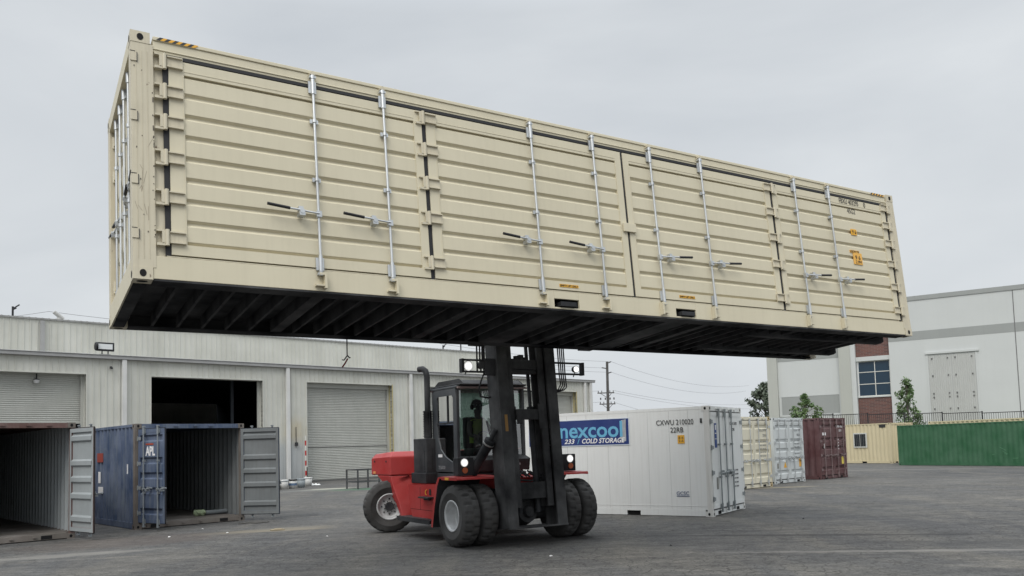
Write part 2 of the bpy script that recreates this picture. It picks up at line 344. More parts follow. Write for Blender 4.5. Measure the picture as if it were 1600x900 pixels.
# ------------------------------------------------------------------ the lifted open-side container
def held_container():
    HL, HW, HH = 12.19, 2.139, 2.508
    M = Matrix.Translation((-3.94859, 8.55318, 3.67043)) @ Matrix.Scale(1.14, 4) @ (Matrix.Rotation(R(31.44999), 3, 'Z') @ Matrix.Rotation(R(-.09898), 3, 'Y') @ Matrix.Rotation(R(-5.01228), 3, 'X')).to_4x4()
    root = empty('shipping_container', M=M)
    tag(root, 'long beige container with folding side doors, held up high by the forklift', 'shipping container')
    for x, sx in ((0, 1), (HL, -1)):
        for y, sy in ((0, 1), (HW, -1)):
            for z, sz in ((0, 1), (HH, -1)):
                c_ = casting(root, x, y, z, sx, sy, sz, BEIGE_POST if z > 0 else BEIGE_POST)
            g = MB(); yy = y+sy*.004
            g.box(x+sx*.003, x+sx*.205, yy, y+sy*.15, .1185, HH-.1185)
            if sy > 0: g.box(x+sx*.205, x+sx*.30, .035, .12, .1, HH-.19)     # hinge channel beside the post
            for k in range(3 if sy > 0 else 0):                                   # faint weld seams down the post
                g.box(x+sx*(.05+.05*k), x+sx*(.054+.05*k), yy-.003, yy+.01, .2, HH-.2)
            if sy > 0 and sx > 0:
                for k in range(26):
                    zc = rnd.uniform(.35, 2.2); xc = .197+rnd.uniform(-.004, .006) if k < 18 else rnd.uniform(.02, .19); hh = rnd.choice((.006, .01, .014, .05 if k < 18 else .012))
                    g.box(xc-.0035, xc+.0035, -.0012, .01, zc, zc+hh, 1)
                for k in range(9):
                    xc = rnd.uniform(.03, .16); zc = rnd.uniform(.5, 1.5); dx = rnd.uniform(-.05, .06); dz = rnd.uniform(.04, .22)
                    g.add([(xc, .0025, zc), (xc+.004, .0025, zc), (xc+dx+.003, .0025, zc+dz), (xc+dx, .0025, zc+dz)], [(0, 1, 2, 3)], 2)
            g.build('corner_post', [BEIGE_POST, CHIP, SCR], root, bevel=.008 if not (sy > 0 and sx > 0) else 0)
    # rails
    g = MB(); g.box(.2055, HL-.2055, .015, .12, 2.325, 2.447); g.box(.2055, HL-.2055, .003, .13, 2.4475, 2.487); g.box(.2055, HL-.2055, .004, .014, 2.35, 2.362)
    g.build('top_side_rail', BEIGE, root, bevel=.006)
    g = MB(); g.box(.18, HL-.18, HW-.1, HW-.005, 2.38, 2.48); g.build('top_side_rail', BEIGE, root)
    g = MB()
    pk = [(4.78, 5.16), (6.80, 7.17)]; xs = [.18]+[q for p in pk for q in p]+[HL-.18]
    for i in range(0, len(xs), 2): g.box(xs[i], xs[i+1], .008, .04, .012, .236)
    for a, b in pk: g.box(a, b, .008, .04, .142, .236); g.box(a, b, .008, .04, .012, .034)
    g.box(.3, HL-.3, .008, .09, .2365, .248)
    g.build('bottom_side_rail', BEIGE, root, bevel=.004)
    g = MB()
    g.box(.18, HL-.18, .012, .20, -.008, .0115); g.box(.18, HL-.18, .17, .20, .012, .15)
    g.build('rail_flange', UNDERF, root)
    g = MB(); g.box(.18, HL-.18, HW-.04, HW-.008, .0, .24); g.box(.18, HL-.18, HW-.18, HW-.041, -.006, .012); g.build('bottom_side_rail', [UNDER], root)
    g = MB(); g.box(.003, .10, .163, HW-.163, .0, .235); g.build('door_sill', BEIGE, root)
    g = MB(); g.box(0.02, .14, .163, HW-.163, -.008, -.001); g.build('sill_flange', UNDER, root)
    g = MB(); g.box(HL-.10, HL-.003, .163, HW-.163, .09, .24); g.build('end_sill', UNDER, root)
    g = MB(); g.box(.003, .10, .163, HW-.163, 2.33, 2.50); g.build('door_header', BEIGE, root)
    g = MB(); g.box(HL-.10, HL-.003, .163, HW-.163, 2.33, 2.50); g.build('end_header', BEIGE, root)
    # roof, back wall, far end wall, floor
    g = MB(); g.corr(.1, HL-.1, .13, HW-.1, .21, .02, 0, 0, T=Matrix.Translation((0, 0, 2.49)) @ Matrix(((1, 0, 0, 0), (0, 0, 1, 0), (0, -1, 0, 0), (0, 0, 0, 1)))); g.build('roof', BEIGE, root)
    g = MB(); g.corr(.18, HL-.18, .24, 2.38, .27, .034, HW-.045); g.build('back_wall', BEIGE, root)
    g = MB(); g.corr(.163, HW-.163, .24, 2.33, .25, .04, 0, 0, T=TR(HL-.03, 0, 0, rz=math.pi/2)); g.build('end_wall', BEIGE, root)
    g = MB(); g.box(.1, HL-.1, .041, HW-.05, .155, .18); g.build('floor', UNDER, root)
    # cross members: C sections under the floor
    x = .42
    def cross(x, w=.026, z0=.02):
        q = MB(); q.box(-.003, .003, .2005, HW-.19, z0, .154, 1); q.box(-.003, w, .2005, HW-.19, z0-.006, z0, 0); return q  # blacker web, lighter flange: shade between the beams put into the colours
    first = None; i = 0
    while x < HL-.3:
        if not any(a-.05 < x < b+.05 for a, b in pk):
            wide = (i % 7 == 5)
            if wide: cross(0, .13).build('cross_member', [UNDERF, UNDER], root, (x, 0, 0))
            elif first is None: first = cross(0).build('cross_member', [UNDERF, UNDER], root, (x, 0, 0))
            else: rep(first, (x, 0, 0))
        x += .275; i += 1
    for a, b in pk:                                                           # fork pockets run right through
        g = MB(); g.box(a-.008, a, .041, HW-.19, .012, .153); g.box(b, b+.008, .041, HW-.19, .012, .153); g.box(a-.008, b+.008, .205, HW-.19, .0, .0115)
        g.build('fork_pocket', UNDERF, root)
    for y in (.52, 1.50):                                                     # gooseneck tunnel rails at the far end
        g = MB(); g.prism([(8.7, .015), (8.75, -.03), (HL-.12, -.03), (HL-.04, .005), (HL-.04, .085), (8.7, .085)], 'y', y, y+.11); g.build('gooseneck_rail', UNDERF, root)
    # gaskets
    g = MB(); g.box(.27, 11.92, .012, .04, 2.288, 2.322)
    for gx, w in ((.318, .05), (3.125, .05), (6.088, .036), (9.03, .05), (11.945, .05)): g.box(gx-w/2, gx+w/2, .014, .045, .25, 2.2875)
    g.build('door_gasket', GASKET, root)
    # four folding side doors
    zr = [.36+.0*0]
    def side_door(x0, x1, rods, hd, hx, hz, bl, br):
        d = MB(); y0 = .004
        d.box(x0, x0+bl, y0, .05, .262, 2.272); d.box(x1-br, x1, y0, .05, .262, 2.272)
        d.box(x0+bl, x1-br, y0, .05, 2.135, 2.272); d.box(x0+bl, x1-br, y0, .05, .262, .37)
        d.box(x0+bl, x1-br, y0-.0035, y0+.01, 2.168, 2.176)
        prof = [(.3705, .042)]; z = .3705
        step = (2.1345-.3705)/8
        for k in range(8):
            prof += [(z+.014, .042), (z+.036, .012), (z+step-.034, .012), (z+step, .042)]; z += step
        d.zprof(x0+bl, x1-br, prof)
        dd = d.build('side_door', BEIGE, root)
        # small drip ledges along the frame
        q = MB(); q.box(x0+bl-.012, x0+bl-.004, y0-.003, y0+.01, .38, 2.12); q.build('edge_bead', BEIGE, dd)
        for rx in rods:
            rod_mesh(.165, 2.405, rx, -.035, (1.88, 1.22)).build('lock_rod', GALV, dd)
            handle_mesh(rx, -.035, .835, hd).build('lock_handle', [GALV, GRIP], dd)
        for z in hz:
            h = MB(); s = 1 if hx < (x0+x1)/2 else -1
            h.box(hx+s*.012, hx+s*.16, -.009, .0035, z-.058, z+.058)
            h.box(hx+s*.012, hx+s*.155, -.030, -.0095, z+.046, z+.058); h.box(hx+s*.012, hx+s*.155, -.030, -.0095, z-.058, z-.046)
            h.cyl((hx-s*.012, -.018, z-.085), (hx-s*.012, -.018, z+.075), .020, n=10)
            h.box(hx-s*.105, hx-s*.032, -.020, .036, z-.085, z-.060); h.box(hx-s*.105, hx-s*.032, -.020, .036, z+.055, z+.070)
            h.box(hx-s*.060, hx-s*.030, -.024, .0, z-.0595, z+.0545)
            h.build('hinge', BEIGE_POST, dd)
        return dd
    hp = (2.235, 1.92, 1.60, 1.235, .83, .425); hm = (2.19, 1.80, 1.39, .97, .44)
    side_door(.345, 3.098, (1.80, 2.61), -1, .318, hp, .145, .10)
    side_door(3.152, 6.068, (4.60, 5.575), -1, 3.125, hm, .125, .10)
    side_door(6.108, 9.003, (6.565, 7.53), 1, 9.03, hm, .10, .115)
    side_door(9.057, 11.918, (9.55, 10.38), 1, 11.945, hp, .115, .12)
    g = MB(); g.box(5.99, 6.20, -.03, -.004, 1.14, 1.26); g.build('door_latch', BEIGE, root, bevel=.004)
    for rx in (1.80, 2.61, 4.60, 5.575, 6.565, 7.53, 9.55, 10.38):              # keeper hooks on the rails
        g = MB(); s = 1 if rx < 6 else -1
        g.box(rx+s*.03, rx+s*.055, -.06, .006, .03, .20); g.box(rx+s*.03, rx-s*.02, -.06, -.045, .17, .195); g.box(rx-s*.06, rx+s*.03, -.045, .006, .055, .07)
        g.build('rod_keeper', BEIGE, root)
        g = MB(); g.box(rx-.03, rx+.03, -.05, .002, 2.412, 2.43); g.box(rx-.012, rx+.012, -.045, .002, 2.43, 2.455); g.build('rod_keeper', BEIGE_POST, root)
    # end doors on the near short end (facing -x)
    def end_door(y0, y1, rods, hinge_y):
        T = TR(.075, 0, 0, rz=-math.pi/2)        # local x -> -y, recessed between the posts
        d = MB(); a, b = -y1, -y0
        d.box(a, a+.08, -.002, .05, .262, 2.31, T=T); d.box(b-.08, b, -.002, .05, .262, 2.31, T=T)
        d.box(a+.08, b-.08, -.002, .05, 2.2, 2.31, T=T); d.box(a+.08, b-.08, -.002, .05, .262, .37, T=T)
        prof = [(.37, .0)]
        for zc in (.62, 1.0, 1.38, 1.76): prof += [(zc-.08, 0), (zc-.05, .035), (zc+.05, .035), (zc+.08, 0)]
        prof.append((2.2, 0)); d.zprof(a+.08, b-.08, prof, T=T)
        dd = d.build('end_door', BEIGE, root)
        for ry in rods:
            q = rod_mesh(.10, 2.43, -ry, -.035, (1.75, .95)); q.v = [tuple(T @ Vector(p)) for p in q.v]; q.build('lock_rod', GALV, dd)
            q = handle_mesh(-ry, -.01, 1.05, 1 if ry < 1.07 else -1, .45); q.v = [tuple(T @ Vector(p)) for p in q.v]; q.build('lock_handle', [GALV, GRIP], dd)
        for z in (.45, 1.13, 1.78, 2.2):
            s = -1 if hinge_y < 1 else 1
            q = MB(); q.box(.045, .074, hinge_y-.05, hinge_y+.08, z-.05, z+.05); q.cyl((.05, hinge_y, z-.07), (.05, hinge_y, z+.07), .018, n=8); q.build('hinge', BEIGE_POST, dd)
    end_door(.175, 1.06, (.52, .90), .17); end_door(1.08, HW-.175, (1.26, 1.64), HW-.17)
    for z in (2.23, 1.62, .98, .44):                                           # wrap-round lugs on the near post
        q = MB(); q.box(-.004, .05, -.006, .003, z-.045, z+.05); q.box(.045, .055, -.009, .003, z-.045, z+.05); q.build('hinge_lug', BEIGE_POST, root)
        q = MB(); q.box(.0555, .062, -.0085, .003, z-.05, z+.045); q.box(-.004, .0445, -.0085, .003, z+.0505, z+.056); q.build('lug_painted_shade', GASKET, root)  # solid black strips that paint a shadow line along the lug edges
    # marks
    g = MB()
    for x0, x1, ln in ((.235, .60, 5), (11.57, 11.93, 5)):
        w = (x1-x0)/ln; g = MB()
        for k in range(ln*2):
            xa = x0+k*w/2; zb, zt = 2.452, 2.484
            g.add([(xa, -.0015, zb), (xa+w/2, -.0015, zb), (xa+w/2+.035, -.0015, zt), (xa+.035, -.0015, zt)], [(0, 1, 2, 3)], k % 2)
        g.build('warning_stripe', [BLACKTXT, YEL], root)
    F = lambda x, z, y=0.0: TR(x, y, z)
    lettering('FBXU 403295', BLACKTXT, .50, .085, root, F(10.69, 2.182, .001)); lettering('0', BLACKTXT, .05, .085, root, F(11.33, 2.182, .001))
    lettering('45G2', BLACKTXT, .21, .085, root, F(10.88, 2.03, .010))
    g = MB(); g.box(10.90, 11.04, -.0008, .0102, 1.655, 1.755); g.build('yellow_sticker', YEL, root)
    lettering('9 6', BLACKTXT, .10, .06, root, F(10.92, 1.675, -.003))
    g = MB(); g.box(10.80, 11.03, -.0008, .0102, 1.345, 1.385); g.box(10.87, 11.09, -.0008, .0102, 1.15, 1.344); g.build('orange_sticker', ORG, root)
    lettering("HIGH 9'6", BLACKTXT, .22, .035, root, F(10.805, 1.348, -.003)); lettering('9 6', BLACKTXT, .13, .07, root, F(10.91, 1.23, -.003)); lettering('2.9M', BLACKTXT, .15, .05, root, F(10.91, 1.165, -.003))
    for x in (4.875, 6.885):
        g = MB(); g.box(x, x+.29, -.0005, .0035, .296, .334); g.build('yellow_sticker', YEL, root)
        lettering('EMPTY LIFT ONLY', BLACKTXT, .27, .026, root, F(x+.01, .302, -.003))
    return M
HM = held_container()

# ------------------------------------------------------------------ ordinary containers
def leaf(parent, w, h, mo, mi_, T, side, rods, rodmat, ribs=(.12, .34, .5, .66, .9), label=None, marks=None, ribd=.045, hd=None):
    """door leaf hinged at x=0, reaching side*w; outer face towards -y"""
    g = MB(); X = lambda x: side*x
    b = .075
    g.box(X(0), X(b), 0, .045, 0, h, 0); g.box(X(w-b), X(w), 0, .045, 0, h, 0); g.box(X(b), X(w-b), 0, .045, 0, .09, 0); g.box(X(b), X(w-b), 0, .045, h-.09, h, 0)
    # inner skins of the frame
    g.box(X(.006), X(b), .0455, .05, .004, h-.004, 1); g.box(X(w-b), X(w-.006), .0455, .05, .004, h-.004, 1); g.box(X(b), X(w-b), .0455, .05, .004, .09, 1); g.box(X(b), X(w-b), .0455, .05, h-.09, h-.004, 1)
    prof = [(.09, .006)]
    for f in ribs:
        z = f*h; prof += [(z-.085, .006), (z-.045, .006+ribd), (z+.045, .006+ribd), (z+.085, .006)]
    prof.append((h-.09, .006)); prof = [p for p in prof if .09 <= p[0] <= h-.09]
    x0, x1 = sorted((X(b), X(w-b)))
    g.zprof(x0, x1, prof, 0); g.zprof(x0, x1, [(z, y+.006) for z, y in prof], 1)
    g.box(X(w), X(w+.012), .01, .035, 0, h, 2); g.box(X(0), X(w), .012, .033, -.015, -.0005, 2); g.box(X(0), X(w), .012, .033, h+.0005, h+.015, 2)
    o = g.build('door', [mo, mi_, GASKET], parent, T=T)
    if label: o['label'] = label
    for f in rods:
        rod_mesh(-.10, h+.08, X(f), -.04, (.32*h, .66*h), .017, .07).build('lock_rod', rodmat, o)
        handle_mesh(X(f), -.04, .36*h, side if hd is None else hd, .42).build('lock_handle', [rodmat, rodmat], o)
    for z in (.1, .37, .63, .9):
        q = MB(); q.box(X(-.02), X(.12), -.010, -.0005, z*h-.04, z*h+.04); q.cyl((X(-.012), -.004, z*h-.06), (X(-.012), -.004, z*h+.06), .017, n=8); q.build('hinge', rodmat, o)
    return o
def container(name, label, cat, org, yaw, L, W, H, mo, mi_=None, mf=None, mc=None, group=None, side='corr', rail=.14, near=True, angles=(0, 0), leafw=None, rodfs=((.28, .85), (.28, .85)), rodmat=None, lribs=(.12, .34, .5, .66, .9), pockets=True, endwall_near=False, castings=True, pitch=.28, dlabels=(None, None), door=True, dep=.044, sillmat=None, postmat=None):
    root = empty(name, (org[0], org[1], 0), (0, 0, R(yaw))); tag(root, label, cat, group)
    mi_ = mi_ or mo; mc = mc or mo; mf = mf or UNDER; rodmat = rodmat or GALV; sillmat = sillmat or mo; postmat = postmat or mo
    for x, sx in ((0, 1), (W, -1)):
        for y, sy in ((0, 1), (L, -1)):
            if castings:
                for z, sz in ((0, 1), (H, -1)): casting(root, x, y, z, sx, sy, sz, mc, 'x')
            g = MB(); g.box(x+sx*.004, x+sx*.10, y+sy*.004, y+sy*.13, .1185, H-.1185); g.build('corner_post', postmat, root)
    g = MB()
    for x, sx in ((0, 1), (W, -1)): g.box(x+sx*.006, x+sx*.07, .1785, L-.1785, H-.075, H-.008)
    g.build('top_side_rail', mo, root)
    for x, sx in ((0, 1), (W, -1)):
        g = MB()
        if pockets:
            ps = [(L/2-1.03-.18, L/2-1.03+.18), (L/2+1.03-.18, L/2+1.03+.18)]; ys = [.1785]+[q for p in ps for q in p]+[L-.1785]
            for i in range(0, len(ys), 2): g.box(x+sx*.006, x+sx*.05, ys[i], ys[i+1], .012, rail+.02)
            for a, b_ in ps: g.box(x+sx*.006, x+sx*.05, a, b_, .118, rail+.02); g.box(x+sx*.055, x+sx*.06, a, b_, .012, .1175, 1)
        else: g.box(x+sx*.006, x+sx*.05, .1785, L-.1785, .012, rail+.02)
        g.build('bottom_side_rail', [mo, HOLE], root)
    g = MB(); g.box(.1625, W-.1625, .006, .12, .02, .14, 0)
    for a in (.38, W-.38-.3): g.box(a, a+.22, .003, .0055, .03, .11, 1)
    if sillmat is not mo:
        for a in (.75, 1.15, 1.6): g.box(a, a+.07, -.03, .0055, .075, .10, 0)
    g.build('door_sill', [sillmat, HOLE], root)
    g = MB(); g.box(.1625, W-.1625, .006, .10, H-.118, H-.006)
    for a in (.55, 1.0, 1.5, 1.9): g.box(a-.05, a+.05, -.025, .0055, H-.075, H-.045)
    g.build('door_header', mo, root)
    g = MB(); g.box(.1625, W-.1625, L-.1, L-.006, .02, .16); g.build('end_rail', mo, root); g = MB(); g.box(.1625, W-.1625, L-.1, L-.006, H-.118, H-.006); g.build('end_rail', mo, root)
    g = MB(); g.box(.0505, W-.0505, .1205, L-.1005, .12, .15); g.build('floor', mf, root)
    g = MB(); g.box(.0, W, .0, L, 0, .01) if False else g.corr(.12, L-.12, .05, W-.05, .21, .018, 0, 0, T=Matrix.Translation((0, 0, H-.035)) @ Matrix(((0, 0, 1, 0), (1, 0, 0, 0), (0, 1, 0, 0), (0, 0, 0, 1)))); g.build('roof', mo, root)
    for x, sx in ((0, 1), (W, -1)):
        g = MB()
        T = Matrix(((0, sx, 0, x), (1, 0, 0, 0), (0, 0, 1, 0), (0, 0, 0, 1)))
        if side == 'corr':
            g.corr(.13, L-.13, rail+.0205, H-.0755, pitch, dep, .012, 0, T=T)
            if mi_ is not mo: g.corr(.13, L-.13, .1505, H-.08, pitch, dep, .018, 1, T=T)
        else:
            g.box(.1305, L-.1305, .010, .06, rail+.0205, H-.0755, T=T)
            for s_ in side: g.box(s_, s_+.006, .0075, .0105, rail+.03, H-.09, 1, T=T)
            g.box(.14, L-.14, .005, .0095, rail+.10, rail+.115, 0, T=T)
        g.build('side_wall', [mo, mi_ if side == 'corr' else SEAM], root)
    g = MB(); g.corr(.10, W-.10, .165, H-.12, .25, .04, L-.06); g.build('end_wall', mi_, root)
    lw = leafw or (W/2-.085)
    if door:
        leaf(root, lw, H-.32, mo, mi_, TR(.075, -.012, .175, rz=-R(angles[0])), 1, rodfs[0], rodmat, ribs=lribs, label=dlabels[0])
        leaf(root, lw, H-.32, mo, mi_, TR(W-.075, -.012, .175, rz=R(angles[1])), -1, rodfs[1], rodmat, ribs=lribs, label=dlabels[1])
    if endwall_near:
        g = MB(); g.corr(.10, W-.10, .145, H-.12, .25, .03, .012); g.build('end_wall', mo, root)
    return root

SEAM = simple('panel_seam', (.46, .47, .46), .7)
REEF = paint('reefer_white', (.74, .755, .74), .45, mottle=.04, streak=.16, dirt=(.40, .39, .35), bump=.004)
REEFP = paint('reefer_post_white', (.68, .68, .65), .5, mottle=.06, streak=.3, grime=.15, rust=.22, dirt=(.35, .32, .27), bump=.004)
RODG = paint('dull_grey_rod', (.26, .29, .30), .5, .3, mottle=.2, streak=.1, bump=0)
reef = container('reefer_container', 'white refrigerated container with a blue cold storage banner on its side', 'refrigerated container', (4.66896, 19.07614), 56.88, 6.058, 2.438, 2.591, REEF, mc=REEFP, postmat=REEFP, side=[.52, 1.0, 1.55, 2.07, 2.63, 3.23, 3.8, 4.4, 4.95, 5.5], rodfs=((.47, .92), (.90,)), pockets=True, lribs=(), rodmat=RODG)
g = MB(); g.box(2.055, 4.95, -.004, .006, 1.742, 2.378, T=TR(0, 0, 0)); 
g.v = [(y, x, z) for x, y, z in g.v]; g.f = [f[::-1] for f in g.f]
ban = g.build('banner', paint('banner_blue', (.006, .028, .16), .7, mottle=.06, streak=0, bump=0), reef)
g = MB(); g.box(2.03, 2.0545, -.003, .006, 1.72, 2.40); g.box(2.0545, 4.95, -.003, .006, 1.72, 1.7415); g.box(2.0545, 4.95, -.003, .006, 2.3785, 2.395)
g.v = [(y, x, z) for x, y, z in g.v]; g.build('banner_border', simple('banner_edge', (.6, .66, .72), .5), ban)
LBLUE = simple('banner_light_blue', (.14, .42, .62), .5)
lettering('nexcool', LBLUE, 1.78, .40, reef, LEFTSIDE(4.0, 1.925, -.007), bold=.018)
lettering('233', WHITE, .30, .12, reef, LEFTSIDE(3.88, 1.785, -.007), bold=.02, shear=.25); lettering('/', LBLUE, .07, .13, reef, LEFTSIDE(3.50, 1.78, -.007))
lettering('COLD STORAGE', WHITE, 1.20, .125, reef, LEFTSIDE(3.36, 1.785, -.007), bold=.02, shear=.25)
g = MB(); g.prism([(2.13, 1.82), (2.24, 1.80), (2.29, 1.95), (2.25, 2.34), (2.12, 2.36)], 'z', -.007, -.0055); g.v = [(z, x, y) for x, y, z in g.v]
g.build('torn_patch', paint('torn_vinyl', (.42, .45, .48), .6, mottle=.3, streak=.5, bump=0, scale=3), ban)
lettering('CXWU 210020', BLACKTXT, .94, .125, reef, LEFTSIDE(1.32, 2.17)); lettering('1', BLACKTXT, .05, .11, reef, LEFTSIDE(.22, 2.19)); lettering('22RB', BLACKTXT, .32, .12, reef, LEFTSIDE(.96, 1.99))
g = MB(); g.box(.62, .79, -.002, .006, 1.72, 1.92); g.v = [(y, x, z) for x, y, z in g.v]; g.build('yellow_sticker', YEL, reef)
for k, s in enumerate(('8 6', '2.6')): lettering(s, BLACKTXT, .12, .055, reef, LEFTSIDE(.765, 1.83-.075*k))
lettering('GCSC', simple('logo_navy', (.02, .05, .16), .5), .31, .085, reef, LEFTSIDE(.87, .50), bold=.0); g = MB(); g.box(.55, .87, -.002, .006, .470, .482); g.v = [(y, x, z) for x, y, z in g.v]; g.build('logo_underline', simple('navy_line', (.02, .05, .16), .5), reef)
g = MB(); g.box(.30, .45, -.0165, -.0125, 1.60, 2.18); g.build('blue_sticker', simple('blue_sticker', (.02, .06, .22), .5), reef)
g = MB(); g.box(.34, .41, -.0175, -.0168, 2.02, 2.14); g.box(.31, .44, -.0175, -.0168, 1.93, 1.95); g.box(.31, .44, -.0175, -.0168, 1.80, 1.815); g.build('sticker_print', WHITE, reef)
g = MB(); g.box(.33, .44, -.0165, -.0125, .62, .90); g.build('data_plate', simple('plate_grey', (.22, .22, .2), .5), reef)
for k in range(5): lettering('MGW 24000', simple('plate_ink', (.08, .08, .09), .6) if k == 0 else bpy.data.materials['plate_ink'], .4, .04, reef, TR(1.55, -.017, 1.0-.1*k))
lettering('CXWU 210020', bpy.data.materials['plate_ink'], .55, .07, reef, TR(1.45, -.017, 2.15)); lettering('22RB', bpy.data.materials['plate_ink'], .2, .07, reef, TR(1.6, -.017, 2.0))

BLUE = paint('faded_blue_paint', (.030, .066, .150), .65, mottle=.3, streak=.8, grime=.45, rust=.42, dirt=(.16, .19, .22), rustcol=(.13, .10, .08), bump=.02)
RUSTF = paint('rusty_frame', (.13, .105, .085), .8, mottle=.3, streak=.4, grime=.5, rust=.5, rustcol=(.07, .05, .04), dirt=(.2, .19, .17), bump=.01)
GREYIN = paint('grey_interior_paint', (.16, .175, .18), .65, mottle=.12, streak=.25, grime=.2, rust=.2, dirt=(.09, .085, .08), bump=.01)
WHITIN = paint('pale_interior_paint', (.34, .37, .38), .6, mottle=.1, streak=.15, grime=.15, rust=.2, dirt=(.2, .2, .19), bump=.01)
WOODF = paint('plywood_floor', (.10, .085, .07), .8, mottle=.3, streak=0, grime=.5, dirt=(.17, .15, .13), bump=0)
BRN = paint('red_brown_paint', (.13, .055, .045), .7, mottle=.25, streak=.4, grime=.4, rust=.4, dirt=(.2, .17, .15), bump=.01)
DULL = paint('dull_rod_steel', (.24, .27, .29), .6, .2, mottle=.2, streak=.2, rust=.3, bump=0)
bl = container('shipping_container', 'worn blue container with both doors swung open beside the dark warehouse doorway', 'shipping container', (-9.2, 20.05), 43.3, 12.19, 2.82, 2.591, BLUE, GREYIN, WOODF, mc=RUSTF, angles=(76.3, 129), rodmat=DULL, leafw=1.06, dep=.055, sillmat=RUSTF, postmat=RUSTF, dlabels=('faded blue outer face of the open left door', 'grey inner face of the right door swung back'))
dl = [c for c in bl.children if c.name.startswith('door') and c.get('label', '').startswith('faded')][0]
lettering('APL', WHITE, .38, .23, dl, TR(.30, .003, 1.62), bold=.03)
g = MB(); g.box(.31, .62, .0, .0055, 1.88, 1.92); g.build('red_mark', simple('red_mark', (.35, .06, .03), .6), dl)
MKR = simple('mark_red', (.28, .05, .035), .6)
for a, b, z0, z1, mk in ((2.42, 2.9, 1.66, 1.90, MKR), (2.42, 2.8, .84, 1.0, WHITE), (2.62, 2.8, 1.1, 1.4, WHITE), (.50, .56, 1.36, 1.60, WHITE)):
    g = MB(); g.box(a, b, -.001, .009, z0, z1); g.v = [(y, x, z) for x, y, z in g.v]; g.build('side_marking', mk, bl)
br = container('shipping_container', 'red-brown container at the left edge, open end and one pale door showing', 'shipping container', (-9.80-2.438*math.cos(R(43.3)), 18.44-2.438*math.sin(R(43.3))), 43.3, 12.19, 2.438, 2.591, BRN, WHITIN, WOODF, mc=RUSTF, angles=(170, 97.7), rodmat=DULL, leafw=1.15, dep=.05, sillmat=RUSTF, dlabels=(None, 'pale grey inner face of the open right door'))

CREAM = paint('cream_paint', (.66, .625, .50), .5, mottle=.06, streak=.1, dirt=(.35, .28, .18), bump=.01)
CREAMP = paint('cream_rusty_post', (.52, .40, .20), .6, mottle=.15, streak=.3, rust=.45, rustcol=(.30, .15, .05), dirt=(.35, .2, .08), bump=.01)
PALEB = paint('pale_blue_grey_paint', (.57, .60, .60), .5, mottle=.05, streak=.15, rust=.1, dirt=(.3, .32, .32), bump=.01)
MAROON = paint('maroon_paint', (.085, .022, .024), .6, mottle=.2, streak=.3, grime=.3, rust=.3, dirt=(.13, .07, .06), bump=.01)
be = container('shipping_container', 'cream container standing next right of the white refrigerated one', 'shipping container', (7.96, 28.83), 43.4, 6.058, 2.438, 2.591, CREAM, mc=CREAMP, postmat=CREAMP, group=None)
gy = container('shipping_container', 'pale blue-grey container between the cream and the maroon ones', 'shipping container', (10.27, 31.85), 43.4, 6.058, 2.438, 2.591, PALEB, mc=PALEB)
ma = container('shipping_container', 'maroon container with white markings at the right end of the row', 'shipping container', (13.0, 34.33), 42.7, 6.058, 2.438, 2.591, MAROON, mc=MAROON, rodmat=paint('maroon_rods', (.20, .14, .14), .5, .2, bump=0))
INK = simple('faded_ink', (.16, .17, .18), .6)
for c_, s1, s2 in ((be, 'CICU 297777', '22G1'), (gy, 'TCLU 178', '45G1')):
    lettering(s1, INK, .62, .09, c_, TR(1.55, -.016, 2.05)); lettering(s2, INK, .25, .09, c_, TR(1.85, -.016, 1.86))
    for k in range(5): lettering('MAX GROSS', INK, .42, .05, c_, TR(1.62, -.016, 1.65-.13*k))
g = MB(); g.box(.24, .38, -.017, -.0125, 2.0, 2.15); g.build('blue_sticker', bpy.data.materials['blue_sticker'], be)
g = MB(); g.box(1.95, 2.17, -.018, -.0125, .62, .95); g.build('orange_sticker', ORG, gy); lettering('9 6', BLACKTXT, .14, .09, gy, TR(1.99, -.021, .8))
g = MB(); g.prism([(.70, .62), (.92, .62), (.81, .85)], 'y', -.018, -.0125); g.build('yellow_sticker', YEL, gy)
g = MB(); g.box(.18, .30, -.018, -.0125, .60, .80); g.build('data_plate', bpy.data.materials['plate_grey'], gy)
lettering('22G1', WHITE, .25, .09, ma, TR(1.75, -.016, 2.0)); lettering('TEMU 4561', WHITE, .62, .09, ma, TR(1.5, -.016, 2.17))
for k in range(4): lettering('MGW', WHITE, .16, .06, ma, TR(1.55, -.016, 1.62-.13*k)); 
for k in range(6): lettering('30480', bpy.data.materials['maroon_rods'], .25, .05, ma, TR(1.9, -.016, 1.62-.09*k))
g = MB(); g.box(.25, .55, -.018, -.0125, 1.85, 1.97); g.box(.35, .45, -.018, -.0125, 1.3, 1.5); g.build('white_sticker', WHITE, ma)
g = MB(); g.box(1.9, 2.1, -.018, -.0125, .60, .92); g.build('yellow_sticker', simple('pale_yellow', (.75, .6, .12), .6), ma)
for k, ch in enumerate('4561'): lettering(ch, WHITE, .10, .11, ma, LEFTSIDE(.95, 2.08-.15*k, .004))
g = MB(); g.box(.82, .98, .0, .012, 1.42, 1.55); g.v = [(y, x, z) for x, y, z in g.v]; g.build('yellow_sticker', YEL, ma)
g = MB(); g.box(.82, .98, .0, .012, 1.22, 1.36); g.v = [(y, x, z) for x, y, z in g.v]; g.build('grey_sticker', simple('mark_grey', (.4, .4, .42), .6), ma)

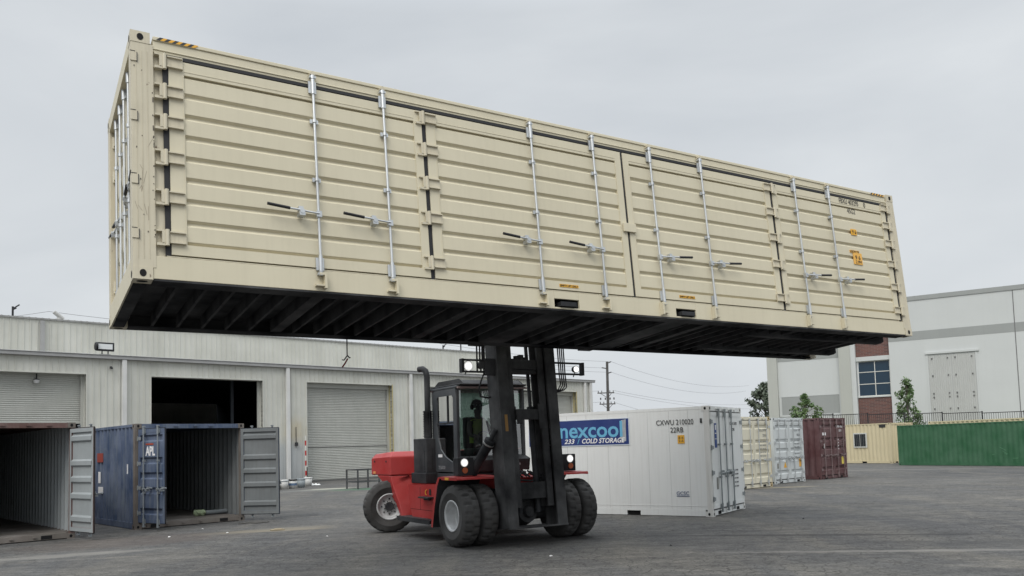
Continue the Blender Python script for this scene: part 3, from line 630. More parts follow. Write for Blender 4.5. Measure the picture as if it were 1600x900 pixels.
TANP = paint('tan_office_paint', (.63, .55, .36), .5, mottle=.05, streak=.1, dirt=(.35, .28, .17), bump=.01)
GREEN = paint('green_paint', (.019, .108, .042), .45, mottle=.12, streak=.12, grime=.12, dirt=(.06, .17, .09), bump=.01)
of = container('office_container', 'tan office container with a barred window and a door, far behind', 'office container', (24.05, 51.6), 30, 6.058, 2.3, 2.56, TANP, endwall_near=True, door=False, dep=.03)
g = MB(); g.box(1.72, 2.72, -.035, .012, 1.02, 1.98, 0); g.box(1.80, 2.20, -.040, -.0355, 1.10, 1.90, 1); g.box(2.24, 2.64, -.040, -.0355, 1.10, 1.90, 1)
g.v = [(y, x, z) for x, y, z in g.v]; w_ = g.build('window', [simple('window_frame_white', (.62, .62, .58), .5), simple('dark_pane', (.02, .025, .03), .1)], of)
for k in range(7):
    g = MB(); g.cyl((-.05, 1.82+.135*k, 1.05), (-.05, 1.82+.135*k, 1.95), .007, n=6); g.build('window_bar', simple('bar_white', (.22, .22, .22), .5) if k == 0 else bpy.data.materials['bar_white'], w_)
g = MB(); g.box(4.15, 5.05, -.02, .012, .2, 2.15); g.box(5.0, 4.9, -.05, -.0205, 1.15, 1.2, 1); g.v = [(y, x, z) for x, y, z in g.v]; g.build('door', [TANP, HOLE], of)
g = MB(); g.box(.35, .80, .0, .011, 2.28, 2.48); g.v = [(y, x, z) for x, y, z in g.v]; g.build('dark_plate', BLACKTXT, of)
gn = container('shipping_container', 'long plain green container lying side-on at the right', 'shipping container', (28.9, 37.55), 30, 12.19, 2.2, 2.33, GREEN, endwall_near=True, door=False, dep=.022, pitch=.27, pockets=False)
g = MB()
for k in range(26):
    y = 3.4+rnd.gauss(0, 1.3); z = .65+rnd.gauss(0, .22); a = rnd.uniform(-.9, .9); l = rnd.uniform(.05, .4)
    z = min(max(z, .2), 1.4)
    g.add([(y, .0105, z), (y+l*math.cos(a), .0105, z+l*math.sin(a)), (y+l*math.cos(a), .0105, z+l*math.sin(a)+.018), (y, .0105, z+.02)], [(0, 1, 2, 3)])
g.v = [(.009, x, z) for x, y, z in g.v]; g.build('scratch', simple('scratch_pale_green', (.13, .30, .17), .6), gn)
tn = container('shipping_container', 'tan container mostly hidden behind the long green one, only its top showing', 'shipping container', (31.3, 38.6), 30, 12.19, 2.438, 2.53, TANP, endwall_near=True, door=False)

# ------------------------------------------------------------------ warehouse
WH = empty('warehouse', (-11.947, 47.80, 0), (0, 0, R(43.3))); tag(WH, 'long off-white ribbed metal warehouse with roller doors on the left', 'warehouse')
def wallmat():
    m, t, b = newmat('warehouse_sheet')
    o = t.nodes.new('ShaderNodeTexCoord').outputs['Object']
    c = mix(t, ramp(t, noise(t, o, .5, 5), .3, .7), (.51, .51, .46, 1), (.63, .63, .575, 1))
    c = mix(t, ramp(t, noise(t, mapping(t, o, (4, 4, .3)), 1.6, 6, .65), .55, .8, (0, 0, 0, 1), (.25, .25, .25, 1)), c, (.30, .28, .23, 1))
    pv = noise(t, mapping(t, o, (1.1, 1, .02), (4, 0, 0)), 1.0, 2, .5)
    c = mix(t, .22, c, ramp(t, pv, .35, .65, (.38, .38, .38, 1), (.60, .60, .60, 1)), 'OVERLAY')
    sb = t.nodes.new('ShaderNodeSeparateXYZ'); t.links.new(o, sb.inputs[0]); bd = t.nodes.new('ShaderNodeMapRange'); bd.inputs['From Min'].default_value = .1; bd.inputs['From Max'].default_value = 1.1; bd.inputs['To Min'].default_value = .55; bd.inputs['To Max'].default_value = 0
    t.links.new(sb.outputs[2], bd.inputs['Value']); md_ = t.nodes.new('ShaderNodeMath'); md_.operation = 'MULTIPLY'; t.links.new(bd.outputs[0], md_.inputs[0]); t.links.new(noise(t, o, 2.0, 6, .7), md_.inputs[1])
    c = mix(t, md_.outputs[0], c, (.14, .12, .10, 1))
    def band(c, x0, x1, z0, z1, col, amt):
        s = t.nodes.new('ShaderNodeSeparateXYZ'); t.links.new(o, s.inputs[0]); nz_ = noise(t, o, 2.5, 5)
        def edge(out, e, sign):
            a = t.nodes.new('ShaderNodeMath'); a.operation = 'MULTIPLY_ADD'; a.inputs[1].default_value = .7; a.inputs[2].default_value = -.35; t.links.new(nz_, a.inputs[0])
            q = t.nodes.new('ShaderNodeMath'); q.operation = 'ADD'; t.links.new(out, q.inputs[0]); t.links.new(a.outputs[0], q.inputs[1])
            r = t.nodes.new('ShaderNodeMapRange'); r.inputs['From Min'].default_value = e-.4*sign; r.inputs['From Max'].default_value = e+.4*sign; t.links.new(q.outputs[0], r.inputs['Value']); return r.outputs[0]
        f = None
        for e in (edge(s.outputs[0], x0, 1), edge(s.outputs[0], x1, -1), edge(s.outputs[2], z0, 1), edge(s.outputs[2], z1, -1)):
            if f is None: f = e
            else:
                q = t.nodes.new('ShaderNodeMath'); q.operation = 'MULTIPLY'; t.links.new(f, q.inputs[0]); t.links.new(e, q.inputs[1]); f = q.outputs[0]
        q = t.nodes.new('ShaderNodeMath'); q.operation = 'MULTIPLY'; q.inputs[1].default_value = amt; t.links.new(f, q.inputs[0])
        return mix(t, q.outputs[0], c, col)
    c = band(c, -1.2, -.15, 2.3, 3.6, (.55, .43, .22, 1), .40); c = band(c, -2.6, .0, -1, 2.4, (.33, .37, .42, 1), .5)
    t.links.new(c, b.inputs['Base Color']); b.inputs['Roughness'].default_value = .55; return m
WALLM = wallmat()
TRIM = paint('gutter_trim', (.36, .36, .355), .5, mottle=.1, streak=.1, bump=0)
DOORM = paint('roller_door_sheet', (.45, .455, .42), .5, mottle=.06, streak=.12, grime=.1, dirt=(.22, .21, .19), bump=.01)
YTRIM = paint('yellowed_jamb', (.48, .42, .22), .6, mottle=.1, bump=0)
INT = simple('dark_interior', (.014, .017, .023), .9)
doors = [(-17.9, -11.87, 3.5), (-8.78, -2.66, 5.87), (.12, 6.19, 0), (9.0, 15.1, 0), (17.67, 23.74, 0)]
edges = [-26.0]+[q for d in doors for q in d[:2]]+[25.7]
g = MB()
def ribs(g, x0, x1, z0, z1, y=0, pitch=.305):
    x = math.ceil(x0/pitch)*pitch+.04
    while x < x1-.05: g.box(x-.022, x+.022, y-.03, y+.004, z0, z1); x += pitch
for i in range(0, len(edges), 2):
    g.box(edges[i], edges[i+1], 0, .2, 0, 5.87); ribs(g, edges[i], edges[i+1], .02, 5.87)
g.box(-26, 25.7, 0, .2, 5.8705, 6.8); ribs(g, -26, 25.7, 5.8705, 6.64)
g.box(25.5, 25.7, .2005, 32, 0, 6.8); g.box(-26, -25.8, .2005, 32, 0, 6.8); g.box(-26, 25.7, 32, 32.2, 0, 6.8)
g.build('wall', WALLM, WH)
g = MB(); g.box(-26.1, 18.4, 4.0, 4.2, 6.5, 9.0); ribs(g, -26.1, 18.4, 6.6, 8.97, 4.0); g.box(18.2, 18.4, 4.2005, 32, 6.81, 9.0); g.box(-26.1, -25.9, 4.2005, 32, 6.81, 9.0); g.build('upper_wall', WALLM, WH)
g = MB(); g.box(-26.2, 18.5, 3.93, 32.1, 9.002, 9.09); 
x = -26
while x < 18.4: g.box(x, x+.06, 3.90, 3.9295, 9.0, 9.10); x += .305
g.box(-26, 25.9, .21, 3.99, 6.80, 6.86); g.box(18.45, 25.9, 3.9905, 32, 6.80, 6.86); g.build('roof', paint('roof_sheet', (.30, .30, .29), .6, bump=0), WH)
g = MB(); g.box(-26.1, 25.85, -.22, -.002, 6.66, 6.86); g.box(-26.1, 25.85, -.26, -.2205, 6.83, 6.87); g.build('gutter', TRIM, WH, bevel=.02)
for s_ in (-19, -10.13, -1.15, 7.6, 16.3, 24.68, 25.35):
    g = MB(); g.box(s_-.11, s_+.11, -.19, -.035, .1, 6.655); g.build('downspout', paint('downspout_white', (.68, .68, .66), .5, bump=0) if s_ == -19 else bpy.data.materials['downspout_white'], WH, bevel=.01)
g = MB(); g.box(-12.95, -12.75, 3.85, 3.965, 6.9, 8.95); g.build('downspout', TRIM, WH)
for i, (a, b, zb) in enumerate(doors):
    g = MB(); g.box(a-.06, a, -.04, .6, 0, 5.93, 0); g.box(b, b+.06, -.04, .6, 0, 5.93, 1); g.box(a, b, -.04, .6, 5.872, 5.93, 0); g.build('door_frame', [WALLM, YTRIM if i in (2, 4) else WALLM], WH)
    g = MB(); g.box(a, a+.14, .35, .42, 0, 5.865, 0); g.box(b-.14, b, .35, .42, 0, 5.865, 0); g.box(a, b, .33, .60, 5.6, 5.868, 0) if zb == 0 else None; g.build('door_guide', [DOORM], WH)
    if zb < 5.5:
        prof = [(zb, .48)]; z = zb
        while z < 5.84: prof += [(z+.03, .455), (z+.07, .455), (z+.1, .48)]; z += .1
        g = MB(); g.zprof(a+.02, b-.02, prof); g.box(a+.02, b-.02, .44, .50, max(0, zb-.02), zb+.06); g.build('roller_door', DOORM, WH)
        if zb == 0:
            g = MB(); g.box(a+.02, b-.02, .43, .452, 0, .09); g.box(a+.02, b-.02, .44, .453, 2.02, 2.07); g.build('door_seal', simple('door_seal_dark', (.12, .12, .115), .7) if i == 2 else bpy.data.materials['door_seal_dark'], WH)
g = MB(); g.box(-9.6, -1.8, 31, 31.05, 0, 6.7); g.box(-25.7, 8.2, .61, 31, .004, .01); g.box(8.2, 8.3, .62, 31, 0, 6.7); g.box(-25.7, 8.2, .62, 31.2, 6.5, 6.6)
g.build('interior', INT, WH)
g = MB(); g.box(-3.6, -3.45, 2.0, 2.15, 0, 6.4); g.build('inner_post', simple('post_dark', (.03, .036, .045), .7), WH); g = MB()
for k in range(3): g.box(-5.6+k*1.0, -4.9+k*1.0, 7, 7.8, 0, 1.4+.4*(k % 2))
g.build('stored_rack', simple('rack_grey', (.03, .036, .045), .7), WH)
WT = WH.matrix_basis.copy() if False else Matrix.Translation((-11.947, 47.80, 0)) @ Matrix.Rotation(R(43.3), 4, 'Z')
# small fittings on and around the warehouse
fl = empty('floodlight', M=WT @ TR(-11.05, -.15, 6.87)); tag(fl, 'boxy floodlight with dark frame standing on the warehouse gutter', 'floodlight')
g = MB(); g.box(-.42, .42, -.06, .06, .17, .60); g.cyl((-.45, .0, .385), (-.36, .0, .385), .2, n=16); g.build('lamp_housing', DKGREY, fl, bevel=.02)
g = MB(); g.box(-.33, .33, -.07, -.061, .26, .52); g.build('lens', simple('flood_lens', (.75, .77, .77), .25), fl)
g = MB(); g.box(-.16, -.12, -.02, .02, 0, .17); g.box(.12, .16, -.02, .02, 0, .17); g.box(-.25, .25, -.05, .05, -.005, .02); g.build('bracket', DKGREY, fl)
wl = empty('wall_lamp', M=WT @ TR(-13.95, .30, 5.55)); tag(wl, 'small dome lamp hanging in front of the half-raised roller door', 'wall lamp')
g = MB(); g.cyl((0, 0, 0), (0, 0, .3), .03); g.cyl((0, 0, .0), (0, 0, .06), .16, .08); g.build('bracket', DKGREY, wl)
g = MB(); g.cyl((0, 0, -.16), (0, 0, -.002), .09, .15, n=14); g.build('lens', simple('lamp_shade_grey', (.6, .6, .6), .4), wl)
sc_ = empty('security_camera', M=WT @ TR(-10.75, -.03, 6.25)); tag(sc_, 'tiny black camera fixed on the wall under the floodlight', 'camera')
g = MB(); g.box(-.04, .04, -.12, 0, -.05, .05); g.cyl((0, -.2, -.05), (0, -.02, 0), .05); g.build('camera_body', DKGREY, sc_)
vp = empty('vent_pipe', M=WT @ TR(-12.0, 4.2, 9.09)); tag(vp, 'short tilted white vent pipe on the upper warehouse roof', 'vent pipe')
g = MB(); g.cyl((0, 0, 0), (0, 0, .12), .12, n=12); g.cyl((-.25, 0, .42), (.2, 0, .06), .11, n=14); g.build('pipe', paint('vent_white', (.5, .5, .48), .5, bump=0), vp)
for nm, s_, y_, hgt, lb in (('roof_mast', -14.1, 4.4, .55, 'short dark bent mast on the upper roof at the far left'), ('roof_mast', 14.0, 4.4, .35, 'stubby dark mast on the upper roof beside the forklift mast'), ('roof_mast', 15.9, 4.6, .9, 'thin dark mast on the roof seen through the forklift mast')):
    ae = empty(nm, M=WT @ TR(s_, y_, 9.09)); tag(ae, lb, 'roof mast')
    g = MB(); g.cyl((0, 0, 0), (0, 0, hgt), .05, n=8); g.cyl((0, 0, hgt-.12), (.3, 0, hgt+.12), .035, n=8); g.cyl((-.02, 0, hgt-.16), (.15, 0, hgt-.05), .05, n=8); g.build('pole', DKGREY, ae)
mb_ = empty('marker_pole', M=WT @ TR(-.16, -.30, 0)); tag(mb_, 'red and white striped pole standing beside the closed roller door', 'marker pole')
STR = simple('stripe_red', (.42, .035, .03), .6)
for k in range(9):
    g = MB(); g.cyl((0, 0, .12+k*.29), (0, 0, .12+(k+1)*.29-.001), .045, n=12); g.build('stripe_band', STR if k % 2 else bpy.data.materials['window_frame_white'], mb_)
g = MB(); g.cyl((0, 0, 0), (0, 0, .119), .07, n=12); g.box(.06, .1, -.02, .02, .1, .9); g.build('pole_foot', DKGREY, mb_)
bx_ = empty('switch_box', M=WT @ TR(-.62, -.035, 2.25)); tag(bx_, 'small dark switch box on the wall left of the striped pole', 'switch box')
g = MB(); g.box(-.08, .08, -.1, 0, -.1, .1); g.cyl((0, -.13, 0), (0, -.1, 0), .03, n=10); g.box(-.015, .015, -.02, -.001, .1, 1.0); g.build('box_body', DKGREY, bx_)

# buckets against the wall
BK = [paint('white_plastic', (.62, .62, .60), .45, mottle=.08, streak=.1, bump=0), paint('grey_plastic', (.30, .34, .36), .5, mottle=.1, streak=.1, bump=0)]
lbls = ['white plastic bucket lying tipped, nearest the open grey container door', 'plain white plastic bucket, second from the grey container door', 'white bucket with blue label and dark rim, middle one of the five', 'grey plastic bucket between two white ones', 'white bucket right by the striped pole foot']
def gp(px, py, z=0):       # yard point seen at photo pixel (used only while placing small things)
    u2 = (px-794.154)/1274.71; v2 = (612.67-py)/1274.71; c, s = math.cos(rol), math.sin(rol)
    d = RX @ Vector((c*u2+s*v2, 1, -s*u2+c*v2)); t_ = (z-1.7746)/d.z; return Vector((d.x*t_, d.y*t_, z))
for k, (px, py) in enumerate(((433.5, 765), (443.5, 764.5), (457.5, 763.5), (470.5, 762), (481.5, 759.5))):
    p = gp(px, py); r_ = empty('bucket', p, (0, 0, .4*k)); tag(r_, lbls[k], 'bucket', 'paint buckets by the warehouse wall')
    mm = BK[1] if k == 3 else BK[0]
    g = MB(); g.lathe([(.0, 0), (.18, 0), (.215, .46), (.20, .46), (.16, .03), (0, .03)], 20, T=Matrix.Rotation(-math.pi/2, 4, 'Y')); b_ = g.build('bucket_body', mm, r_)
    g = MB(); g.lathe([(.212, .39), (.226, .395), (.226, .43), (.218, .465), (.20, .465)], 20, T=Matrix.Rotation(-math.pi/2, 4, 'Y')); g.build('rim', DKGREY if k == 2 else mm, r_)
    g = MB(); g.tube([(.205*math.cos(a), .205*math.sin(a)*.4-.19*math.sin(a), .37-.16*math.sin(a)) for a in [math.pi*i/10 for i in range(11)]], .006, 6); g.build('handle', GALV, r_)
    if k == 2: g = MB(); g.lathe([(.198, .16), (.205, .27)], 20, T=Matrix.Rotation(-math.pi/2, 4, 'Y')); g.build('label_band', simple('bucket_blue', (.10, .16, .26), .5), r_)
    if k == 0: r_.rotation_euler = (R(78), 0, R(-30)); r_.location.z = .19
# steel work frame
fr_ = gp(566, 763); fr = empty('work_table', fr_, (0, 0, R(43))); tag(fr, 'dark angle-steel table frame standing before the roller door', 'table frame')
FS = paint('frame_steel', (.05, .052, .055), .6, bump=0)
for x in (-.55, .62):
    for y in (-.5, .45):
        g = MB(); g.box(x-.03, x+.03, y-.03, y+.03, 0, .8595); g.build('leg', FS, fr)
g = MB()
for z in (.86, .30):
    g.box(-.58, .65, -.53, -.47, z, z+.05); g.box(-.58, .65, .42, .48, z, z+.05); g.box(-.58, -.52, -.47, .42, z, z+.05); g.box(.59, .65, -.47, .42, z, z+.05)
g.build('table_frame', FS, fr)
# rag beside the buckets
rg = gp(492, 758.5); g = MB(); n_ = 9; vv = []
for i in range(n_):
    for j in range(6): vv.append((i*.07-.28, j*.06-.15, .02+.10*rnd.random()*(1 if 0 < i < n_-1 and 0 < j < 5 else 0)))
g.add(vv, [(i*6+j, (i+1)*6+j, (i+1)*6+j+1, i*6+j+1) for i in range(n_-1) for j in range(5)], 0, True)
tag(g.build('rag', simple('rag_white', (.7, .7, .68), .8), loc=rg), 'crumpled white rag on the ground right of the buckets', 'rag')

# ------------------------------------------------------------------ tilt-up building on the right
RB = empty('office_building', (31.961, 68.0, 0), (0, 0, R(-32))); tag(RB, 'big white concrete building with grey bands and a brick bay, right background', 'building')
CW = paint('white_concrete', (.56, .58, .57), .75, mottle=.04, streak=.06, dirt=(.4, .4, .38), bump=.01, scale=.3)
CG = paint('grey_concrete', (.31, .325, .315), .75, mottle=.04, streak=.06, bump=.01, scale=.3)
CB = paint('beige_concrete', (.44, .45, .41), .75, mottle=.04, streak=.06, bump=.01, scale=.3)
g = MB(); g.box(0, 40, 0, .4, 0, 13.19); g.box(-10.08, -2.64, .25, .6, 0, 13.19); g.box(-10.08, -9.8, .6005, 40, 0, 13.1); g.box(39.6, 40, .4005, 40, 0, 13.1); g.build('wall', CW, RB)
g = MB(); g.box(-.004, 40.1, -.06, .5, 12.84, 13.2); g.box(.0, 40.05, -.012, .004, 9.55, 10.27); g.build('grey_band', CG, RB)
g = MB(); g.box(-3.96, -3.04, -.25, .24, 0, 13.25); g.box(-10.1, -9.23, -.05, .24, 0, 13.25); g.build('column', CB, RB)
g = MB(); g.box(-3.0395, -2.64, -.15, .24, 0, 13.2); g.build('column', CW, RB)
g = MB(); g.box(-9.0, -4.15, .235, .249, 3.83, 5.42); g.build('grey_panel', CG, RB); g = MB(); g.box(-9.2, -4.0, .235, .249, 8.6, 12.6); g.build('grey_panel', CG, RB)
g = MB(); g.box(-9.2, -3.97, .20, .234, 3.68, 3.82); g.box(-9.2, -3.97, .22, .234, 5.43, 5.50); g.box(-9.2, -9.05, .22, .234, 3.8205, 5.4295); g.box(-4.13, -3.97, .22, .234, 3.8205, 5.4295); g.build('panel_trim', CW, RB)
def brick():
    m, t, b = newmat('brick'); o = t.nodes.new('ShaderNodeTexCoord').outputs['Object']
    mpn = t.nodes.new('ShaderNodeCombineXYZ'); s = t.nodes.new('ShaderNodeSeparateXYZ'); t.links.new(o, s.inputs[0]); t.links.new(s.outputs[0], mpn.inputs[0]); t.links.new(s.outputs[2], mpn.inputs[1])
    k = t.nodes.new('ShaderNodeTexBrick'); k.inputs['Scale'].default_value = 1; k.inputs['Brick Width'].default_value = .45; k.inputs['Row Height'].default_value = .12; k.inputs['Mortar Size'].default_value = .012
    k.inputs['Color1'].default_value = (.17, .075, .06, 1); k.inputs['Color2'].default_value = (.10, .055, .05, 1); k.inputs['Mortar'].default_value = (.19, .15, .14, 1); t.links.new(mpn.outputs[0], k.inputs['Vector'])
    t.links.new(k.outputs['Color'], b.inputs['Base Color']); b.inputs['Roughness'].default_value = .85; return m
g = MB(); g.box(-2.639, -.001, .30, .6, 0, 5.02); BR = brick(); g.build('brick_wall', BR, RB); g = MB(); g.box(-2.639, -.001, .30, .6, 8.5, 13.15); g.build('brick_wall', BR, RB)
g = MB(); g.box(-2.639, -.001, .18, .55, 8.14, 8.499); g.build('lintel', CW, RB); g = MB(); g.box(-2.639, -.001, .22, .55, 5.021, 5.13); g.build('window_sill', CW, RB)
g = MB(); g.box(-2.50, -.01, .40, .44, 5.14, 8.13, 0)
wn = g.build('window', [simple('office_glass', (.012, .035, .062), .12)], RB)
g = MB(); WF = bpy.data.materials['window_frame_white']
for x in (-2.56, -1.22, -.06): g.box(x-.03, x+.03, .36, .3995, 5.14, 8.13)
for z in (5.16, 6.17, 7.19, 8.10): g.box(-2.53, -.03, .365, .3985, z-.03, z+.03)
g.build('window_frame', WF, wn)
g = MB(); PANM = paint('panel_sheet', (.47, .48, .46), .6, mottle=.05, streak=.08, bump=0)
g.corr(2.92, 4.52, .3, 8.15, .15, .025, -.045); g.corr(4.58, 6.20, .3, 8.15, .15, .025, -.045); g.build('ribbed_panel', PANM, RB)
g = MB()
for x in (3.15, 4.28, 4.82, 5.98):
    for z in (2.45, 3.8, 4.75, 5.05, 6.5, 7.9): g.box(x-.05, x+.05, -.085, -.046, z-.06, z+.06)
g.build('panel_clips', simple('clip_dark', (.13, .13, .13), .6), RB)
g = MB(); g.box(2.7, 6.5, -.12, .0005, 8.28, 8.44); g.box(2.75, 2.87, -.05, .0005, .3, 8.275); g.box(6.24, 6.36, -.05, .0005, .3, 8.275); g.build('panel_surround', CW, RB)
for s_ in (9.04, 18.2, 27.4):
    g = MB(); g.box(s_-.03, s_+.03, -.0155, .003, 0, 12.83); g.build('joint', simple('joint_dark', (.16, .16, .16), .8) if s_ == 9.04 else bpy.data.materials['joint_dark'], RB)

# raised verge, retaining wall, fence
A = Vector((22.5, 63.2)); B = Vector((40.0, 51.4)); D = (B-A); Ln = D.length; ang = math.atan2(D.y, D.x)
g = MB(); g.add([(A.x, A.y, 1.25), (B.x, B.y, 1.25), (95, 60, 1.25), (80, 110, 1.25), (20, 110, 1.25)], [(0, 1, 2, 3, 4)]); 
tag(g.build('verge', paint('verge_soil', (.10, .11, .06), .9, mottle=.3, bump=.02)), 'raised verge behind the fence', kind='structure')
g = MB(); g.box(0, Ln, -.12, .12, 0, 1.30); tag(g.build('retaining_wall', CG, loc=(A.x, A.y, 0), rot=(0, 0, ang)), 'low grey concrete retaining wall under the black fence', 'wall')
fe = empty('fence', (A.x, A.y, 1.3), (0, 0, ang)); tag(fe, 'black metal picket fence running behind the green container', 'fence')
FM = simple('fence_black', (.015, .015, .018), .5); topz = lambda s: 3.52-1.3-.030*s
npan = int(Ln/2.45)
for k in range(npan+1):
    s_ = k*2.45; g = MB(); g.box(s_-.04, s_+.04, -.04, .04, 0, topz(s_)+.08); g.box(s_-.05, s_+.05, -.05, .05, topz(s_)+.08, topz(s_)+.10); g.build('post', FM, fe)
    if k < npan:
        g = MB(); zt = topz(s_+1.22)
        g.box(s_+.04, s_+2.41, -.02, .02, zt-.02, zt+.03); g.box(s_+.04, s_+2.41, -.02, .02, .15, .19)
        for j in range(1, 18): g.box(s_+.136*j-.012, s_+.136*j+.012, -.012, .012, .19, zt-.02)
        g.build('fence_panel', FM, fe)

# ------------------------------------------------------------------ trees
def leafmat(name, c0, c1):
    m, t, b = newmat(name); o = t.nodes.new('ShaderNodeTexCoord').outputs['Object']
    t.links.new(mix(t, ramp(t, noise(t, o, 2.5, 4), .35, .65), (*c0, 1), (*c1, 1)), b.inputs['Base Color']); b.inputs['Roughness'].default_value = .6; return m
LF = leafmat('leaf_green', (.07, .13, .045), (.15, .22, .09)); LD = leafmat('leaf_dark', (.07, .095, .065), (.12, .14, .10)); BARK = paint('bark', (.10, .08, .06), .9, mottle=.3, bump=.01)
def tree(label, loc, h, w, nclump, leaf_s, mat, name='tree', shape='cone', seed=1, low=.12):
    q = random.Random(seed); root = empty(name, loc); tag(root, label, 'tree')
    g = MB(); g.tube([(0, 0, 0), (.03*h*.2, 0, h*.3), (-.02, .02, h*.6), (.0, 0, h*.93)], .016*h, 8)
    cl = []
    for k in range(nclump):
        f = low+(1-low)*(k+.5)/nclump; a = q.uniform(0, 2*math.pi)
        rr = w*.5*((1-f)**.55*1.05 if shape == 'cone' else math.sin(math.pi*min(1, f*.9+.12))**.5)*q.uniform(.35, 1)
        c = Vector((rr*math.cos(a), rr*math.sin(a), h*f)); cl.append((c, q.uniform(.10, .2)*w*(1.15-.5*f)))
        g.tube([(0, 0, h*max(.1, f-.12)), tuple(c*.6+Vector((0, 0, h*(f-.08)))*.4), tuple(c)], .004*h+.006, 5)
    g.build('trunk', BARK, root)
    g = MB()
    for c, r in cl:
        for _ in range(int(46*q.uniform(.5, 1.4))):
            d = Vector((q.gauss(0, 1), q.gauss(0, 1), q.gauss(0, .75))).normalized()*r*q.uniform(.3, 1.15)**.7
            p = c+d; e = Euler((q.uniform(-1.2, 1.2), q.uniform(-1.2, 1.2), q.uniform(0, 6.28))).to_matrix(); s = leaf_s*q.uniform(.6, 1.4)
            g.add([p+e @ Vector(v) for v in ((-s, 0, 0), (-.2*s, -.45*s, .1*s), (s, 0, 0), (-.1*s, .45*s, .1*s))], [(0, 1, 2, 3)])
    g.build('crown', mat, root)
tree('young upright tree before the brick bay, taller of the two small ones', (31.3, 64.0, 1.25), 4.9, 2.5, 40, .12, LF, seed=4)
tree('small bushy tree rising behind the maroon container', (21.05, 58.0, 1.25), 3.5, 2.2, 28, .12, LF, seed=11, shape='round', low=.4)
tree('large dark distant tree beside the left edge of the white building', (34.6, 110, 0), 9.0, 5.2, 60, .27, LD, seed=5, shape='round', low=.3)

# ------------------------------------------------------------------ power pole and wires
PW = paint('pole_wood', (.07, .065, .06), .8, bump=0)
pp = empty('power_pole', (11.5, 95, 0)); tag(pp, 'dark wooden power pole with crossarms beyond the warehouse corner', 'power pole')
g = MB(); g.cyl((0, 0, 0), (.15, 0, 11.3), .20, .15, n=10); g.build('pole', PW, pp)
for z, x0, x1 in ((7.65, -1.1, .85), (6.35, -.9, .95)):
    g = MB(); g.box(x0, x1, -.06, .06, z-.06, z+.06); 
    for x in (x0+.1, x0+.5, x1-.5, x1-.1): g.cyl((x, 0, z+.06), (x, 0, z+.28), .045, n=8)
    g.tube([(x0+.3, 0, z-.02), (.1, 0, z-.6)], .03, 6); g.tube([(x1-.3, 0, z-.02), (.1, 0, z-.6)], .03, 6); g.build('crossarm', PW, pp)
g = MB(); g.tube([(.15, 0, 11.1), (.62, 0, 11.3)], .06, 6); g.tube([(.12, 0, 10.5), (-.5, 0, 10.62)], .06, 6); g.tube([(.12, 0, 9.9), (.62, 0, 10.08)], .06, 6); g.build('insulator_arm', PW, pp)
g = MB(); 
for x in (-.75, -.2, .35, .8): g.cyl((x, 0, 6.85), (x, 0, 7.1), .075, n=8)
g.build('transformer_fuse', PW, pp)
WM = simple('wire_grey', (.20, .20, .21), .6)
wl_ = [((12.12, 95, 11.3), (41.4, 140, 11.0), 1.2), ((12.12, 95, 10.05), (40.8, 140, 10.06), 1.2), ((12.35, 95, 7.9), (41.0, 140, 7.75), .6), ((12.3, 95, 7.65), (42.0, 140, 7.0), .6), ((12.4, 95, 6.5), (33.5, 140, 5.6), .6),
       ((12.12, 95, 11.3), (-6, 60, 9.7), .3), ((11.0, 95, 10.6), (-6, 60, 9.2), .3), ((12.1, 95, 10.05), (-6, 60, 8.8), .3), ((10.5, 95, 7.9), (-6, 60, 6.7), .3), ((10.7, 95, 6.6), (-4, 62, 5.4), .3)]
wlb = ['top wire from the pole towards the distant tree', 'second wire from the pole towards the distant tree', 'third wire down, right of the pole', 'fourth wire down, right of the pole', 'lowest wire on the right of the pole', 'top wire on the left of the pole', 'second wire on the left of the pole', 'third wire on the left of the pole', 'fourth wire on the left of the pole', 'lowest wire on the left of the pole']
for (a, b, sg), lb in zip(wl_, wlb):
    a, b = Vector(a), Vector(b); g = MB(); g.tube([a.lerp(b, k/20)-Vector((0, 0, sg*4*(k/20)*(1-k/20))) for k in range(21)], .014, 5)
    tag(g.build('power_line', WM), lb, 'power line', 'wires strung from the power pole')
g = MB(); pts = [(-60, 74, 17.0), (-42, 73, 16.2), (-29.6, 44, 9.75)]
a, b = Vector((-48, 56, 11.2)), Vector((-25.0, 44.2, 9.85)); g.tube([a.lerp(b, k/14)-Vector((0, 0, .3*4*(k/14)*(1-k/14))) for k in range(15)], .012, 5)
a, b = Vector((-25.0, 44.2, 9.85)), Vector((-12, 62, 11.3)); g.tube([a.lerp(b, k/14)-Vector((0, 0, .5*4*(k/14)*(1-k/14))) for k in range(15)], .012, 5)
tag(g.build('power_line', WM), 'thin wire sagging across the sky at far left, over the bent roof mast', 'power line')

